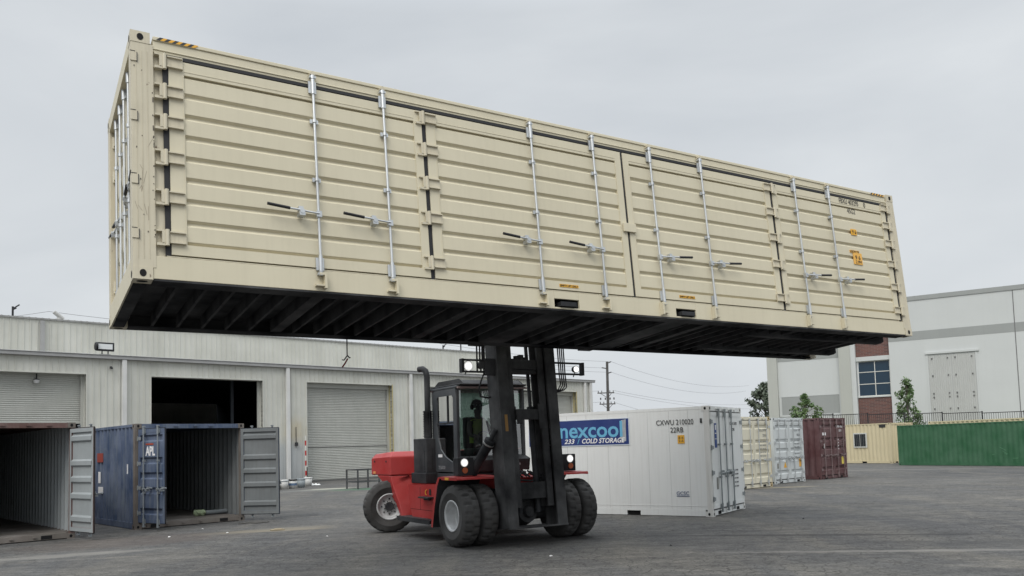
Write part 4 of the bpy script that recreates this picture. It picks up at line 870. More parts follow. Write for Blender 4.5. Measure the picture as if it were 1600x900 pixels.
# ------------------------------------------------------------------ forklift   (local x: image right, y: to the rear, z up)
FK = empty('forklift', (.15, 15.45, 0), (0, 0, R(31.5))); tag(FK, 'large red forklift with a black mast carrying the beige container', 'forklift')
def wheel(parent, w=.33, rr=.555, deep=.16, rimr=.27, lugs=True):
    """wheel round the x axis, outer face at x=0 looking -x; returns the object"""
    n = 120
    prof = [(rimr, .03), (rimr+.03, .012), (.40, 0), (.405, -.004), (.42, -.004), (.43, .002), (.50, .008), (rr-.022, .028), (rr-.006, .05), (rr, .075), (rr, .13), (rr, .15), (rr, w/2), (rr, w-.15), (rr, w-.13), (rr, w-.075), (rr-.006, w-.05), (rr-.022, w-.028), (.50, w-.008), (.42, w), (rimr, w-.03)]
    def mod(j, k):
        if j in (8, 9, 10) and k % 6 == 0: return -.040
        if j in (11,) and k % 6 == 0: return -.028
        if j in (14, 15, 16) and k % 6 == 3: return -.040
        if j in (13,) and k % 6 == 3: return -.028
        if j in (7,) and k % 6 == 0: return -.020
        return 0
    g = MB(); g.lathe(prof, n, 0, mod=mod); wo = g.build('wheel', TYRE, parent)
    g = MB(); g.lathe([(rimr+.012, .028), (rimr+.016, .012), (rimr, .006), (rimr-.022, .022), (rimr-.032, .05), (rimr-.040, deep*.9), (rimr-.06, deep), (.10, deep+.012), (.095, deep-.02), (.0, deep-.02)], 48, 0)
    for k in range(8 if deep < .13 else 0):
        a = 2*math.pi*k/8; g.cyl((deep-.012, .165*math.cos(a), .165*math.sin(a)), (deep+.012, .165*math.cos(a), .165*math.sin(a)), .017, n=8, mi=1)
    if deep < .13:
        g.cyl((deep-.06, 0, 0), (deep, 0, 0), .085, .10, n=20, mi=1)
        for k in range(8):
            a = 2*math.pi*(k+.5)/8; g.cyl((deep-.03, .115*math.cos(a), .115*math.sin(a)), (deep, .115*math.cos(a), .115*math.sin(a)), .012, n=6, mi=1)
    g.build('rim', [RIM, DKGREY], wo)
    return wo
for x0, s in ((-1.45, 1), (-1.45+.375, 1), (1.45, -1), (1.45-.375, -1)):
    w_ = wheel(FK, deep=.20 if abs(x0) > 1.3 else .12)
    w_.location = (x0, 0, .555); w_.rotation_euler = (R(7*abs(x0)), 0, 0) if s > 0 else (R(11), 0, math.pi)
for sx, rz in ((-1, R(73)), (1, R(73))):
    w_ = wheel(FK, deep=.11, w=.32)
    M_ = Matrix.Translation((sx*1.18, 3.42, .555)) @ Matrix.Rotation(rz, 4, 'Z') @ (Matrix.Translation((-.16, 0, 0)) if sx < 0 else Matrix.Rotation(math.pi, 4, 'Z') @ Matrix.Translation((-.16, 0, 0)))
    w_.matrix_local = M_
# chassis and bodywork
g = MB(); g.box(-.55, .55, -.35, 3.9, .55, 1.0); g.build('chassis', DKGREY, FK, bevel=.02)
g = MB(); g.prism([(1.20, .40), (2.30, .40), (2.44, .72), (2.48, 1.02), (1.15, 1.06), (1.12, .7)], 'x', -1.14, -.56); g.build('side_tank', RED, FK, bevel=.02)
g = MB(); g.prism([(1.20, .40), (2.30, .40), (2.44, .72), (2.48, 1.02), (1.15, 1.06), (1.12, .7)], 'x', 1.14, .56); g.build('side_tank', RED, FK, bevel=.02)
for s in (-1, 1):
    g = MB(); g.prism([(1.12, .33), (2.60, .33), (2.66, .40), (1.12, .40)], 'x', s*1.34, s*.9); g.build('step', DKGREY, FK, bevel=.01)
    g = MB(); g.box(s*1.28, s*1.145, 1.3, 1.75, .80, .83); g.box(s*1.2, s*1.145, 1.4, 1.65, .76, .7995); g.build('step', DKGREY, FK, bevel=.005)
# counterweight: block with shoulders, legs in front of the rear wheels
def cwt():
    g = MB()
    up = [(-1.24, 4.25), (-1.24, 3.20), (-.66, 3.06), (.66, 3.06), (1.24, 3.20), (1.24, 4.25), (.8, 4.62), (-.8, 4.62)]
    lo_z, hi_z = 1.22, 1.62
    n = len(up); v = [(x, y, lo_z) for x, y in up]+[(x, y, hi_z-(.05 if y > 4 else 0)) for x, y in up]+[(x*.93, 3.85+(y-3.85)*.86, 1.73-(.05 if y > 4 else 0)) for x, y in up]
    f = [tuple(range(n))[::-1], tuple(range(2*n, 3*n))]
    for L_ in (0, 1): f += [(L_*n+i, L_*n+(i+1) % n, (L_+1)*n+(i+1) % n, (L_+1)*n+i) for i in range(n)]
    f = [tuple(reversed(q)) for q in f]
    g.add(v, f)
    g.prism([(-.5, .55), (.5, .55), (.85, 1.2), (-.85, 1.2)], 'y', 3.0, 4.5)
    for s in (-1, 1):
        # leg: wide at the top, tapering forward and down ahead of the rear wheel
        a = [(s*1.235, 3.26, 1.2195), (s*1.235, 3.90, 1.2195), (s*.70, 3.08, 1.2195), (s*.70, 3.90, 1.2195)]
        v = [(s*1.23, 3.22, 1.2195), (s*1.23, 3.98, 1.2195), (s*.68, 3.98, 1.2195), (s*.68, 3.08, 1.2195),
             (s*1.20, 3.16, 1.0), (s*1.20, 3.62, 1.02), (s*.68, 3.62, 1.02), (s*.68, 3.0, 1.0),
             (s*1.12, 3.02, .62), (s*1.12, 3.20, .62), (s*.76, 3.20, .62), (s*.76, 2.90, .62),
             (s*1.08, 2.92, .30), (s*1.08, 3.04, .30), (s*.86, 3.04, .30), (s*.86, 2.86, .30)]
        f = [(0, 3, 2, 1), (12, 13, 14, 15)]
        for L_ in range(3): f += [(L_*4+i, L_*4+(i+1) % 4, (L_+1)*4+(i+1) % 4, (L_+1)*4+i) for i in range(4)]
        g.add(v, f)
    return g.build('counterweight', RED, FK, bevel=.025)
cwt()
g = MB(); g.box(-1.252, -1.238, 4.0, 4.12, 1.25, 1.30); g.build('reflector', simple('reflector_orange', (.7, .30, .12), .4), FK)
g = MB(); g.box(-.6, .6, 2.3, 3.055, 1.0, 1.66); g.build('engine_hood', RED, FK, bevel=.04)
g = MB(); g.box(-1.150, -1.1405, 1.42, 1.50, .86, .98); g.build('panel_latch', DKGREY, FK, bevel=.004)
g = MB(); g.tube([(-1.146, 1.62, .96), (-1.16, 1.64, .93), (-1.16, 1.64, .88), (-1.146, 1.62, .86)], .010, 6); g.build('lashing_eye', YEL, FK)
g = MB(); g.box(-1.1425, -1.1395, 1.20, 2.40, .552, .560); g.box(-1.1425, -1.1395, 1.92, 1.928, .562, 1.0); g.build('panel_gap', HOLE, FK)
g = MB(); g.box(-.615, -.603, 2.35, 3.0, 1.30, 1.31); g.box(-1.10, -.66, 3.06, 3.12, 1.212, 1.2185); g.build('panel_gap', HOLE, FK)
for s in (-1, 1):
    for yy in (3.4, 4.05):
        g = MB(); g.cyl((s*1.236, yy, 1.52), (s*1.25, yy, 1.52), .022, n=8); g.build('bolt', DKGREY, FK)
for s in (-1, 1):                                                                # fenders over the front duals
    g = MB(); v = []
    pr = [(-.25, 1.235), (.0, 1.25), (.35, 1.255), (.52, 1.235), (.62, 1.10), (.75, .70), (.85, .32)]
    out = [(s*1.44, y, z) for y, z in pr]; inn = [(s*.56, y, z) for y, z in pr]
    out2 = [(s*1.44, y-.02, z-.035) if y < .5 else (s*1.44, y-.075, z-.02) for y, z in pr]; inn2 = [(s*.56, y-.02, z-.035) if y < .5 else (s*.56, y-.075, z-.02) for y, z in pr]
    k = len(pr); v = out+inn+inn2+out2; f = []
    for q in (0, 1, 3): f += [(q*k+i, q*k+i+1, ((q+1) % 4)*k+i+1, ((q+1) % 4)*k+i) for i in range(k-1)]
    f += [(0, k, 2*k, 3*k), (k-1, 2*k-1, 3*k-1, 4*k-1)]
    g.add(v, f); g.add(v, [(2*k+i, 2*k+i+1, 3*k+i+1, 3*k+i) for i in range(k-1)], 1); g.box(s*1.448, s*1.441, -.24, .36, 1.19, 1.245)
    g.build('fender', [RED, DKGREY], FK, bevel=.008)
    g = MB(); g.box(s*1.456, s*1.4485, .06, .20, 1.195, 1.24); g.build('fender_marker', YEL, FK)
g = MB(); g.box(-.98, -.70, 1.93, 2.55, 1.065, 1.98); g.box(-1.02, -.69, 1.90, 2.60, 1.0655, 1.28); ab = g.build('air_cleaner_box', DKGREY, FK, bevel=.015)
g = MB()
for k in range(9): g.box(-.984, -.979, 2.0, 2.03, 1.30+.05*k, 1.325+.05*k)
for k in range(9): g.cyl((-.85, 1.929, 1.36+.05*k), (-.85, 1.925, 1.36+.05*k), .010, n=6)
g.build('vent_slots', HOLE, ab)
# exhaust stack
g = MB(); g.tube([(-.84, 2.12, 1.97), (-.84, 2.12, 3.1), (-.84, 2.12, 3.28), (-.85, 2.16, 3.38), (-.87, 2.25, 3.43), (-.90, 2.36, 3.43)], .062, 16); ex = g.build('exhaust_pipe', DKGREY, FK)
g = MB(); g.cyl((-.84, 2.12, 1.985), (-.84, 2.12, 2.55), .085, n=16)
for k in range(11): g.cyl((-.84, 2.12, 2.02+.05*k), (-.84, 2.12, 2.04+.05*k), .098, n=16)
g.build('heat_shield', MASTM, ex)
# cab
cab = MB(); cx0, cx1, cy0, cy1, cz0, cz1 = -.76, .82, 1.0, 2.08, 1.27, 2.94
cab.box(cx0, cx0+.07, cy1-.22, cy1, cz0, cz1); cab.box(cx1-.07, cx1, cy1-.22, cy1, cz0, cz1)                 # rear pillars
cab.box(cx0, cx0+.07, cy0, cy0+.10, cz0+.05, cz1); cab.box(cx1-.07, cx1, cy0, cy0+.10, cz0+.05, cz1)          # front pillars
cab.box(cx0, cx1, cy0+.002, cy1-.002, cz0-.18, cz0); cab.box(cx0+.0705, cx1-.0705, cy0, cy0+.06, cz0+.0005, cz0+.33)   # base and dash panel
cab.box(cx0+.0705, cx1-.0705, cy1-.06, cy1, cz0+.0005, cz0+.45); cab.box(cx0-.02, cx1+.02, cy0-.05, cy1+.1, cz1+.0005, cz1+.05)
cab.box(cx1-.06, cx1-.005, cy0+.1005, cy1-.2205, cz0+.0005, cz0+.2)
cb = cab.build('cab', CABM, FK, bevel=.015)
g = MB(); g.box(cx0+.02, cx1-.02, cy0-.14, cy1+.12, cz1+.0505, cz1+.09); g.prism([(cy0-.08, cz1+.0905), (cy0+.05, cz1+.17), (cy1-.12, cz1+.17), (cy1+.05, cz1+.0905)], 'x', cx0+.1, cx1-.1); g.build('cab_roof', DKGREY, FK, bevel=.02)
g = MB(); g.box(cx0-.01, cx1+.01, cy0-.09, cy0-.0505, cz1-.01, cz1+.03); g.build('roof_gutter', simple('gutter_tint', (.30, .24, .23), .5), FK)
# cab door on the near side with a tall window that curves in at its foot
g = MB(); X0 = cx0-.014
fr_out = [(cy0+.03, cz0+.03), (cy1-.06, cz0+.03), (cy1-.06, cz1-.04), (cy0+.03, cz1-.04)]
win = [(cy0+.12, cz0+.30), (cy0+.20, cz0+.22), (cy0+.50, cz0+.33), (cy0+.70, cz0+.48), (cy0+.81, cz0+.72), (cy0+.83, cz0+1.0), (cy0+.83, cz1-.18), (cy0+.78, cz1-.13), (cy0+.17, cz1-.13), (cy0+.12, cz1-.18)]
# frame built as strips from the window outline to the rectangle
def proj_rect(p):
    c = (cy0+.47, cz0+.85); dx, dz = p[0]-c[0], p[1]-c[1]; w2, h2 = .50, .82
    k = min(w2/abs(dx) if dx else 9e9, h2/abs(dz) if dz else 9e9); return (c[0]+dx*k, c[1]+dz*k)
dens = []
for i in range(len(win)):
    a, b = win[i], win[(i+1) % len(win)]
    for k in range(6): dens.append((a[0]+(b[0]-a[0])*k/6, a[1]+(b[1]-a[1])*k/6))
cor = [proj_rect(p) for p in dens]; n = len(dens)
v = [(X0, *p) for p in dens]+[(X0, *p) for p in cor]; g.add(v, [(i, (i+1) % n, (i+1) % n+n, i+n) for i in range(n)])
v = [(X0, *p) for p in dens]+[(X0+.03, *p) for p in dens]; g.add(v, [(i, (i+1) % n, (i+1) % n+n, i+n) for i in range(n)])
v = [(X0, *p) for p in cor]+[(X0+.03, *p) for p in cor]; g.add(v, [(i, (i+1) % n, (i+1) % n+n, i+n) for i in range(n)])
cd = g.build('cab_door', CABM, cb)
g = MB(); g.add([(X0+.015, *p) for p in win], [tuple(range(len(win)))]); g.build('door_glass', SIDEGLASS, cb)
g = MB(); g.box(X0-.006, X0+.02, cy0+.12, cy0+.83, cz0+.98, cz0+1.01); g.box(X0-.004, X0+.02, cy0+.35, cy0+.375, cz0+1.0105, cz1-.13); g.build('window_bar', DKGREY, cb)
g = MB(); g.box(X0-.006, X0, cy0+.62, cy0+.80, cz0+.32, cz0+.38); g.build('white_sticker', WHITE, cb)
lettering('25000', simple('faint_grey_ink', (.28, .29, .30), .5), .30, .07, cb, TR(X0-.003, cy0+.80, cz0+.08, rz=-math.pi/2))
g = MB(); g.tube([(cx0-.10, cy1+.06, 1.35), (cx0-.10, cy1+.06, 2.85)], .014, 8); g.tube([(cx0-.10, cy1-.10, 1.5), (cx0-.10, cy1-.10, 2.8)], .010, 8); g.build('grab_rail', DKGREY, cb)
g = MB(); g.add([(cx0+.072, cy0+.03, cz0+.335), (cx1-.072, cy0+.03, cz0+.335), (cx1-.072, cy0+.07, cz1-.004), (cx0+.072, cy0+.07, cz1-.004)], [(0, 1, 2, 3)]); g.build('windscreen', CABGLASS, cb)
g = MB(); g.add([(cx0+.072, cy1-.03, cz0+.455), (cx1-.072, cy1-.03, cz0+.455), (cx1-.072, cy1-.03, cz1-.004), (cx0+.072, cy1-.03, cz1-.004)], [(3, 2, 1, 0)])
g.add([(cx1-.03, cy0+.101, cz0+.205), (cx1-.03, cy1-.221, cz0+.205), (cx1-.03, cy1-.221, cz1-.004), (cx1-.03, cy0+.101, cz1-.004)], [(0, 1, 2, 3)]); g.build('rear_glass', SIDEGLASS, cb)
g = MB(); g.tube([(-.2, cy0+.01, 1.68), (-.17, cy0+.03, 2.35)], .010, 6); g.tube([(.12, cy0+.0, 1.66), (-.06, cy0+.03, 2.3)], .009, 6); g.tube([(.18, cy0+.0, 1.66), (-.02, cy0+.03, 2.35)], .007, 6); g.build('wiper', GASKET, cb)
g = MB(); g.prism([(cy0-.22, 1.52), (cy0-.001, 1.60), (cy0-.001, 1.3), (cy0-.18, 1.3)], 'x', cx0+.25, cx1-.05); g.build('cowl', DKGREY, cb, bevel=.01)
g = MB(); g.box(.42, .54, cy0-.228, cy0-.215, 1.40, 1.44); g.build('maker_plate', bpy.data.materials['faint_grey_ink'], cb)
# seat and wheel
g = MB(); g.box(-.20, .32, 1.35, 1.80, 1.62, 1.75); g.box(-.18, .30, 1.74, 1.86, 1.7505, 2.40); g.box(-.14, .26, 1.30, 1.8, 1.28, 1.6195); g.build('seat', DKGREY, FK, bevel=.03)
g = MB(); T_ = Matrix.Translation((.03, 1.26, 1.93)) @ Matrix.Rotation(R(60), 4, 'X')
g.tube([tuple(T_ @ Vector((.18*math.cos(a), .18*math.sin(a), 0))) for a in [2*math.pi*i/24 for i in range(25)]], .014, 8); g.cyl((.03, 1.12, 1.5), tuple(T_ @ Vector((0, 0, 0))), .025); g.build('steering_wheel', GASKET, FK)
# mirror and its loop to the right of the mast gap
g = MB(); lp = [(.98, .80, 2.25), (1.0, .78, 2.65), (1.04, .76, 2.80), (1.12, .76, 2.82), (1.18, .78, 2.70), (1.20, .80, 2.25), (1.1, .82, 1.7)]; g.tube(lp, .016, 8); g.box(1.02, 1.17, .76, .80, 2.48, 2.66); g.tube([(cx1, cy0+.03, 2.9), (1.0, .85, 2.88), (1.08, .78, 2.82)], .012, 6); g.build('mirror', DKGREY, FK)
# head lamps on the fenders
for s in (-1, 1):
    xa, xb = (-1.30, -.97) if s < 0 else (.99, 1.32)
    g = MB(); g.box(xa, xb, -.02, .16, 1.262, 1.59); hl = g.build('headlight', DKGREY, FK, bevel=.012); cx_ = xa+.135 if s < 0 else xb-.135
    g = MB(); g.cyl((cx_, -.030, 1.50), (cx_, -.0205, 1.50), .072, n=24); g.build('reflector_ring', REFL, hl)
    g = MB(); g.cyl((cx_, -.036, 1.50), (cx_, -.0305, 1.50), .040, n=20); g.build('lens', LAMP, hl)
    g = MB(); g.cyl((cx_+.01, -.034, 1.36), (cx_+.01, -.022, 1.36), .055, n=18); g.build('indicator', AMBER, hl)
# mast, leaning back 5 degrees about its foot
TM = Matrix.Translation((-.08, -.78, .33)) @ Matrix.Rotation(R(-5), 4, 'X')
def mpart(g, name, mat=MASTM, parent=None, bevel=.006):
    g.v = [tuple(TM @ Vector(p)) for p in g.v]; return g.build(name, mat, parent or FK, bevel=bevel)
for s in (-1, 1):
    g = MB(); xo, xi = s*.635, s*.42
    g.box(xo, xi, 0, .045, 0, 3.95); g.box(xo, xo-s*.03, .0455, .36, 0, 3.95); g.box(xo, xi, .3605, .40, 0, 3.95); mpart(g, 'mast_upright')
    g = MB(); xo, xi = s*.412, s*.28
    g.box(xo, xi, .07, .11, .35, 4.15); g.box(xo, xo-s*.03, .1105, .30, .35, 4.15); g.box(xo, xi, .3005, .34, .35, 4.15); mpart(g, 'mast_upright')
    g = MB(); g.cyl((s*.20, .30, .25), (s*.20, .30, 2.2), .055, n=14); g.cyl((s*.20, .30, 2.2), (s*.20, .30, 4.0), .035, n=12); g.cyl((s*.20, .30, 2.1), (s*.20, .30, 2.2), .07, n=14); mpart(g, 'lift_cylinder', DKGREY, bevel=0)
g = MB(); g.box(-.412, .412, .12, .30, .50, .80); mpart(g, 'mast_crossbeam')
g = MB(); g.box(-.30, .30, .02, .066, 1.93, 2.12); g.box(-.30, -.18, -.002, .018, 1.85, 2.12); g.box(.18, .30, -.002, .018, 1.75, 2.22); mpart(g, 'mast_crossbeam')
g = MB(); g.box(-.412, .412, .12, .32, 2.88, 3.06); g.box(-.30, .30, .15, .25, 2.80, 2.8795); mpart(g, 'mast_crossbeam')
g = MB(); g.box(-.63, .63, .4005, .44, -.01, .03); g.box(-.64, .64, -.012, -.0005, -.02, .012); mpart(g, 'mast_foot_plate')
g = MB(); g.cyl((-.1, .2, 3.06), (-.1, .2, 3.14), .05); g.cyl((0.0, .2, 3.06), (0.0, .2, 3.16), .06); g.cyl((.09, .2, 3.06), (.09, .2, 3.12), .04); g.box(-.2, .15, .18, .22, 3.0605, 3.09); mpart(g, 'valve_block', DKGREY)
g = MB(); g.box(-.56, -.50, -.004, -.0005, 1.72, 2.02); mpart(g, 'yellow_sticker', simple('sticker_ochre', (.30, .16, .04), .6), bevel=0)
# carriage behind the container
g = MB(); g.box(-1.35, 1.35, -.34, -.22, 3.40, 3.55); g.box(-1.35, 1.35, -.34, -.22, 4.0, 4.12); g.box(-.30, -.24, -.22, .06, 3.38, 4.1); g.box(.24, .30, -.22, .06, 3.38, 4.1); mpart(g, 'fork_carriage', DKGREY)
# forks go through the two pockets of the container
for xa in (4.85, 6.87):
    p0 = HM @ Vector((xa, 2.5, .045)); g = MB()
    M_ = FK.matrix_basis if False else (Matrix.Translation((.15, 15.45, 0)) @ Matrix.Rotation(R(31.5), 4, 'Z')).inverted() @ HM
    g.box(xa, xa+.24, -.03, 2.33, .045, .100); g.box(xa, xa+.24, 2.3305, 2.41, .045, .60); g.v = [tuple(M_ @ Vector(p)) for p in g.v]; g.build('fork', DKGREY, FK)
# drive axle with hub, tilt cylinders, hoses, chains
g = MB(); g.cyl((-.7, 0, .555), (.7, 0, .555), .16, n=20); g.cyl((-.14+.1, -.36, .57), (-.14+.1, .0, .57), .20, .34, n=24); g.cyl((-.04, -.42, .57), (-.04, -.36, .57), .09, .12, n=16); g.cyl((-.8, 0, .555), (-.62, 0, .555), .28, n=24); g.cyl((.62, 0, .555), (.8, 0, .555), .28, n=24); g.build('drive_axle', MASTM, FK)
g = MB(); g.box(-.56, .62, -.16, .9, 1.0, 1.20); g.build('front_frame', RED, FK, bevel=.02)
g = MB(); g.tube([(.22, -.35, .86), (.3, -.38, .80), (.4, -.36, .86), (.46, -.38, .80)], .03, 8); g.build('red_hose_fitting', simple('fitting_red', (.25, .04, .03), .5), FK)
for s in (-1, 1):
    xt, xu = (-.92, -.80) if s < 0 else (.50, .46)
    g = MB(); g.cyl((xt, .12, 1.30), (xu, -.30, 1.84), .090, n=18); g.cyl((xu, -.30, 1.84), (xu+.01, -.34, 1.90), .102, n=18); g.cyl((xu+.01, -.34, 1.89), (xu*.94, -.46, 2.08), .042, n=12); g.tube([(xt+.1, .05, 1.45), (xu+.12, -.2, 1.75), (xu+.10, -.36, 2.0)], .014, 6); tc_ = g.build('tilt_cylinder', DKGREY, FK)
    g = MB(); g.lathe([(.091, -.015), (.107, -.015), (.107, .015), (.091, .015)], 18, T=Matrix.Translation((xu, -.29, 1.83)) @ Vector((xu-xt, -.42, .54)).to_track_quat('X', 'Z').to_matrix().to_4x4()); g.build('clamp_ring', paint('clamp_zinc', (.28, .28, .27), .5, .4, bump=0) if s < 0 else bpy.data.materials['clamp_zinc'], tc_)
    if s < 0:
        g = MB()
        for k in range(4): g.cyl((-.68, -.62, 1.90+.055*k), (-.68, -.50, 1.90+.055*k), .030, n=10)
        g.build('hose_coupling', bpy.data.materials['clamp_zinc'], FK)
g = MB()                                                                        # chain and hose bundle over the frame
for k in range(6):
    x = -.50+.16*k; g.tube([(x, -.33, 1.32), (x+.10, -.40, 1.22), (x+.22, -.34, 1.30), (x+.34, -.40, 1.20)], .020, 6)
g.tube([(-.5, -.36, 1.18), (0, -.42, 1.13), (.5, -.36, 1.22)], .018, 6); g.build('hose_bundle', GASKET, FK)
for k in range(4):                                                              # hoses looping on the right of the mast
    g = MB(); x = .70+.045*k; g.tube([(x-.02, -.42, 4.1), (x-.01, -.42, 3.6), (x+.03, -.40, 3.1), (x+.07, -.38, 2.93-.02*k), (x+.02, -.36, 2.82), (.62, -.34, 2.84-.03*k)], .013, 8); g.build('hose', GASKET, FK)
for k, x in enumerate((-1.06, -1.0, -.93)):
    g = MB(); g.tube([(x, -.40, 4.1), (x, -.40, 3.3), (x+.02*k, -.40, 3.12)], .016 if k < 2 else .035, 8); g.build('hose', GASKET, FK)
g = MB(); g.tube([(-.93, -.42, 3.10), (-1.0, -.42, 2.95), (-1.04, -.40, 2.80), (-.98, -.36, 2.68), (-.80, -.30, 2.66), (-.66, -.2, 2.70)], .016, 8); g.build('hose', GASKET, FK)
# work lights on brackets either side of the mast
for s, xa, xb, xl in ((-1, -.72, -1.36, -1.24), (1, .62, 1.28, 1.13)):
    g = MB(); z0, z1 = 3.12, 3.33
    g.tube([(xa, -.40, z1), (xb, -.40, z1), (xb, -.40, z0), (xa, -.40, z0)], .020, 6); g.box(xb-.025, xb+.025, -.43, -.33, z0-.02, z1+.02)
    if s < 0: g.cyl((-.98, -.45, 3.24), (-.98, -.36, 3.24), .07, n=12); g.box(-.93, -.72, -.46, -.38, 3.06, 3.36)
    lb_ = g.build('light_bracket', DKGREY, FK)
    g = MB(); g.cyl((xl, -.40, 3.22), (xl, -.33, 3.22), .095 if s < 0 else .07, .06, n=18); g.tube([(xl-.02, -.38, 3.15), (xl-.06, -.38, 3.07)], .01, 6); g.build('work_light', DKGREY, FK)
    g = MB(); g.cyl((xl, -.408, 3.22), (xl, -.4005, 3.22), .085 if s < 0 else .062, n=18); g.build('reflector_ring', REFL, FK)
    g = MB(); g.cyl((xl, -.414, 3.22), (xl, -.4085, 3.22), .046 if s < 0 else .036, n=18); g.build('work_light_lens', LAMP, FK)

# strap hanging from the lifted container
sp_ = HM @ Vector((2.83, 2.05, 0)); st = empty('lifting_strap', (sp_.x, sp_.y, sp_.z)); tag(st, 'short dark strap with a red end hanging under the lifted container', 'strap')
g = MB(); g.tube([(0, 0, .03), (0, 0, -.28)], .009, 8); g.tube([(0, 0, -.27), (-.05, 0, -.335), (-.075, 0, -.325)], .010, 8); g.tube([(0, 0, -.26), (.035, 0, -.30), (.05, 0, -.295)], .010, 8); g.build('strap_hook', GASKET, st)
g = MB(); g.tube([(.01, -.005, -.31), (-.03, -.005, -.38), (-.075, -.005, -.44)], .012, 8); g.build('red_end', simple('strap_red', (.20, .02, .02), .6), st)

# ------------------------------------------------------------------ driver
def driver():
    root = empty('person', (.15, 15.45, 0), (0, 0, R(31.5))); tag(root, 'driver in dark cap, ear muffs and yellow vest seated in the forklift cab', 'person')
    J = [((.06, 1.58, 1.80), .15), ((.06, 1.62, 2.0), .135), ((.05, 1.62, 2.22), .155), ((.05, 1.60, 2.36), .085), ((.03, 1.57, 2.45), .058), ((.01, 1.545, 2.53), .082), ((.0, 1.54, 2.62), .095), ((-.0, 1.55, 2.69), .070)]
    E_ = [(0, 1), (1, 2), (2, 3), (3, 4), (4, 5), (5, 6), (6, 7)]
    def add(p, r, par): J.append((p, r)); E_.append((par, len(J)-1)); return len(J)-1
    for s in (-1, 1):
        a = add((.05+s*.19, 1.60, 2.27), .068, 2); a = add((.05+s*.25, 1.50, 2.03), .052, a); a = add((.04+s*.17, 1.30, 1.98), .038, a); a = add((.03+s*.16, 1.24, 1.99), .030, a); h = a
        for k in range(4):
            b = add((.03+s*(.145-.014*k), 1.205, 2.035-.02*k), .010, h); b = add((.03+s*(.13-.012*k), 1.195, 2.035-.018*k), .009, b); add((.03+s*(.115-.01*k), 1.215, 2.025-.018*k), .008, b)
        b = add((.03+s*.14, 1.25, 2.03), .011, h); add((.03+s*.12, 1.235, 2.045), .009, b)
        a = add((.06+s*.12, 1.42, 1.83), .095, 0); a = add((.06+s*.14, 1.16, 1.84), .072, a); a = add((.06+s*.14, 1.13, 1.52), .050, a); a = add((.06+s*.14, 1.15, 1.36), .042, a); add((.06+s*.14, 1.09, 1.33), .04, a)
    # face: nose and chin
    add((-.02, 1.445, 2.605), .020, 6); add((-.01, 1.46, 2.545), .030, 5)
    me = bpy.data.meshes.new('body'); me.from_pydata([j[0] for j in J], E_, []); me.update(); o = bpy.data.objects.new('body', me); C.objects.link(o); o.parent = root
    sk = o.modifiers.new('s', 'SKIN'); lay = me.skin_vertices[0].data if me.skin_vertices else None
    if lay is None:
        bpy.context.view_layer.objects.active = o; bpy.context.view_layer.update(); lay = me.skin_vertices[0].data if me.skin_vertices else None
    if lay:
        for i, (p, r) in enumerate(J): lay[i].radius = (r, r); lay[i].use_root = (i == 0)
    sb = o.modifiers.new('u', 'SUBSURF'); sb.levels = 1; sb.render_levels = 2
    sk.use_smooth_shade = True
    me.materials.append(simple('dark_clothes_skin', (.05, .04, .038), .7))
    T = Matrix.Translation((.0, 1.55, 2.64))
    def ell(name, c, r, mat, cut=-1, par=root, n=20):
        g = MB(); v = []; f = []; m_ = 12
        for i in range(m_+1):
            th = math.pi*i/m_; z = max(math.cos(th), cut)
            for k in range(n): a = 2*math.pi*k/n; v.append((c[0]+r[0]*math.sin(th)*math.cos(a), c[1]+r[1]*math.sin(th)*math.sin(a), c[2]+r[2]*z))
        f = [(i*n+k, i*n+(k+1) % n, (i+1)*n+(k+1) % n, (i+1)*n+k) for i in range(m_) for k in range(n)]
        g.add(v, f, 0, True); return g.build(name, mat, par)
    ell('cap', (0, 1.55, 2.66), (.112, .125, .10), GASKET, 0.0)
    g = MB(); g.prism([(-.085, 1.47), (-.07, 1.38), (0.0, 1.35), (.07, 1.38), (.085, 1.47)], 'z', 2.652, 2.662); g.build('cap_brim', GASKET, root)
    for s in (-1, 1): ell('ear_muff', (s*.105, 1.56, 2.60), (.035, .05, .062), GASKET)
    ell('eye', (-.045, 1.462, 2.635), (.012, .008, .008), WHITE); ell('eye', (.03, 1.462, 2.635), (.012, .008, .008), WHITE)
    g = MB(); vest = [(2.36, .11, .075), (2.31, .19, .115), (2.2, .20, .165), (2.02, .185, .155), (1.86, .185, .165)]; n = 24; v = []
    for z, rx, ry in vest:
        for k in range(n): a = 2*math.pi*k/n; v.append((.05+rx*math.cos(a), 1.61+ry*math.sin(a), z))
    g.add(v, [(i*n+k, i*n+(k+1) % n, (i+1)*n+(k+1) % n, (i+1)*n+k) for i in range(len(vest)-1) for k in range(n)], 0, True); g.build('safety_vest', simple('hi_vis_yellow', (.24, .30, .03), .6), root)
driver()

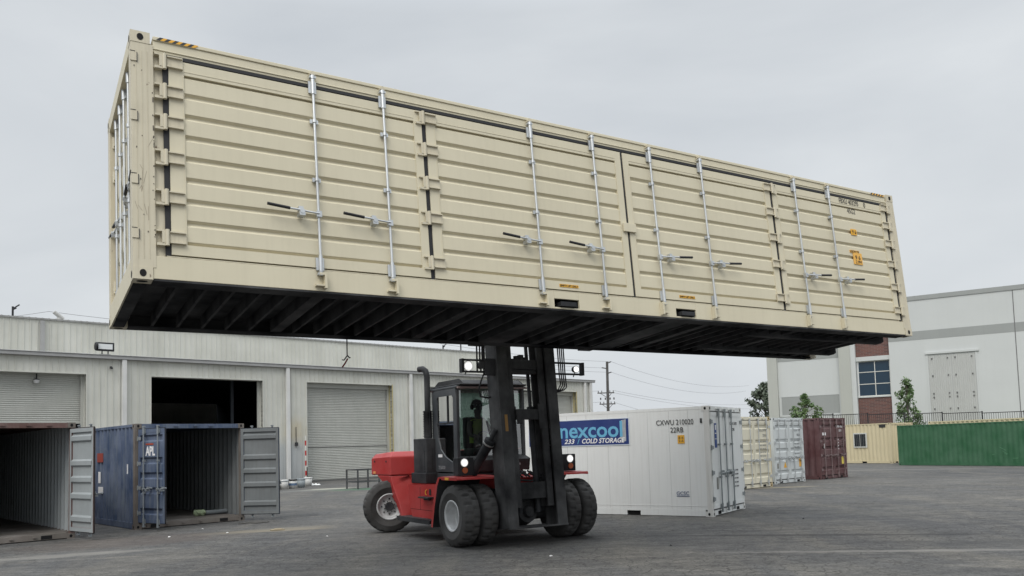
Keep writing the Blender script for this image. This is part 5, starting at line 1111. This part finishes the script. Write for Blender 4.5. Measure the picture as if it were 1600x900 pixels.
# ------------------------------------------------------------------ small things on the ground
rl = empty('rolled_tarp', (-8.15, 22.22, .15), (0, 0, R(50))); tag(rl, 'grey roll with a pale green crumpled end lying inside the blue container', 'rolled tarp')
g = MB(); g.tube([(-.15, 0, .075), (.15, .01, .072), (.48, 0, .075)], .062, 12); g.build('roll', simple('roll_grey', (.17, .19, .20), .8), rl)
g = MB(); v = []; 
for i in range(9):
    for k in range(12):
        a = 2*math.pi*k/12; r_ = (.07+.035*rnd.random())*(1 if 0 < i < 8 else .4); v.append((-.48+i*.042, r_*math.cos(a), .085+r_*math.sin(a)*.9))
g.add(v, [(i*12+k, i*12+(k+1) % 12, (i+1)*12+(k+1) % 12, (i+1)*12+k) for i in range(8) for k in range(12)]); g.add(v[:12], [tuple(range(12))]); g.build('crumpled_end', simple('pale_green_cloth', (.26, .32, .20), .85), rl)
lits = [(264.5, 839.5, 'white paper scrap nearest the blue container corner'), (316.5, 827, 'white paper scrap under the middle of the blue container'), (355.5, 833, 'white paper scrap before the right blue container post'), (511, 838.5, 'tiny white scrap left of the forklift'), (861, 869.5, 'white scrap on the asphalt in front of the forklift')]
for px, py, lb in lits:
    p = gp(px, py); g = MB(); g.add([(-.028, -.02, .004), (.026, -.022, .012), (.03, .02, .005), (-.02, .022, .016), (0, 0, .024)], [(0, 1, 4), (1, 2, 4), (2, 3, 4), (3, 0, 4)])
    tag(g.build('paper_scrap', bpy.data.materials['rag_white'], loc=p, rot=(0, 0, px)), lb, 'litter', 'paper scraps on the asphalt')
p = gp(395, 818.5); g = MB(); g.tube([(-.35, 0, .02), (-.1, .05, .03), (.1, -.02, .02), (.4, .03, .03)], .014, 6); tag(g.build('stick', PW, loc=p, rot=(0, 0, .3)), 'thin dark stick lying under the open grey door', 'stick')
p = gp(433, 828.5); g = MB(); g.box(-.14, .16, -.09, .1, .005, .02); g.box(-.05, .12, -.02, .14, .0205, .03); tag(g.build('cardboard_piece', simple('cardboard', (.28, .23, .15), .8), loc=p, rot=(0, 0, .5)), 'flat piece of torn cardboard on the asphalt left of the forklift', 'cardboard')
# far dark debris on the right
for px, py, lb in ((1048, 853, 'small dark stone on the open asphalt, lower middle'), (1255, 811, 'small dark stone on the open asphalt, farther right')):
    p = gp(px, py); g = MB(); g.add([(-.03, -.02, 0), (.03, -.02, 0), (.025, .025, 0), (-.02, .02, 0), (0, 0, .03)], [(0, 1, 4), (1, 2, 4), (2, 3, 4), (3, 0, 4)]); tag(g.build('stone', DKGREY, loc=p), lb, 'stone')
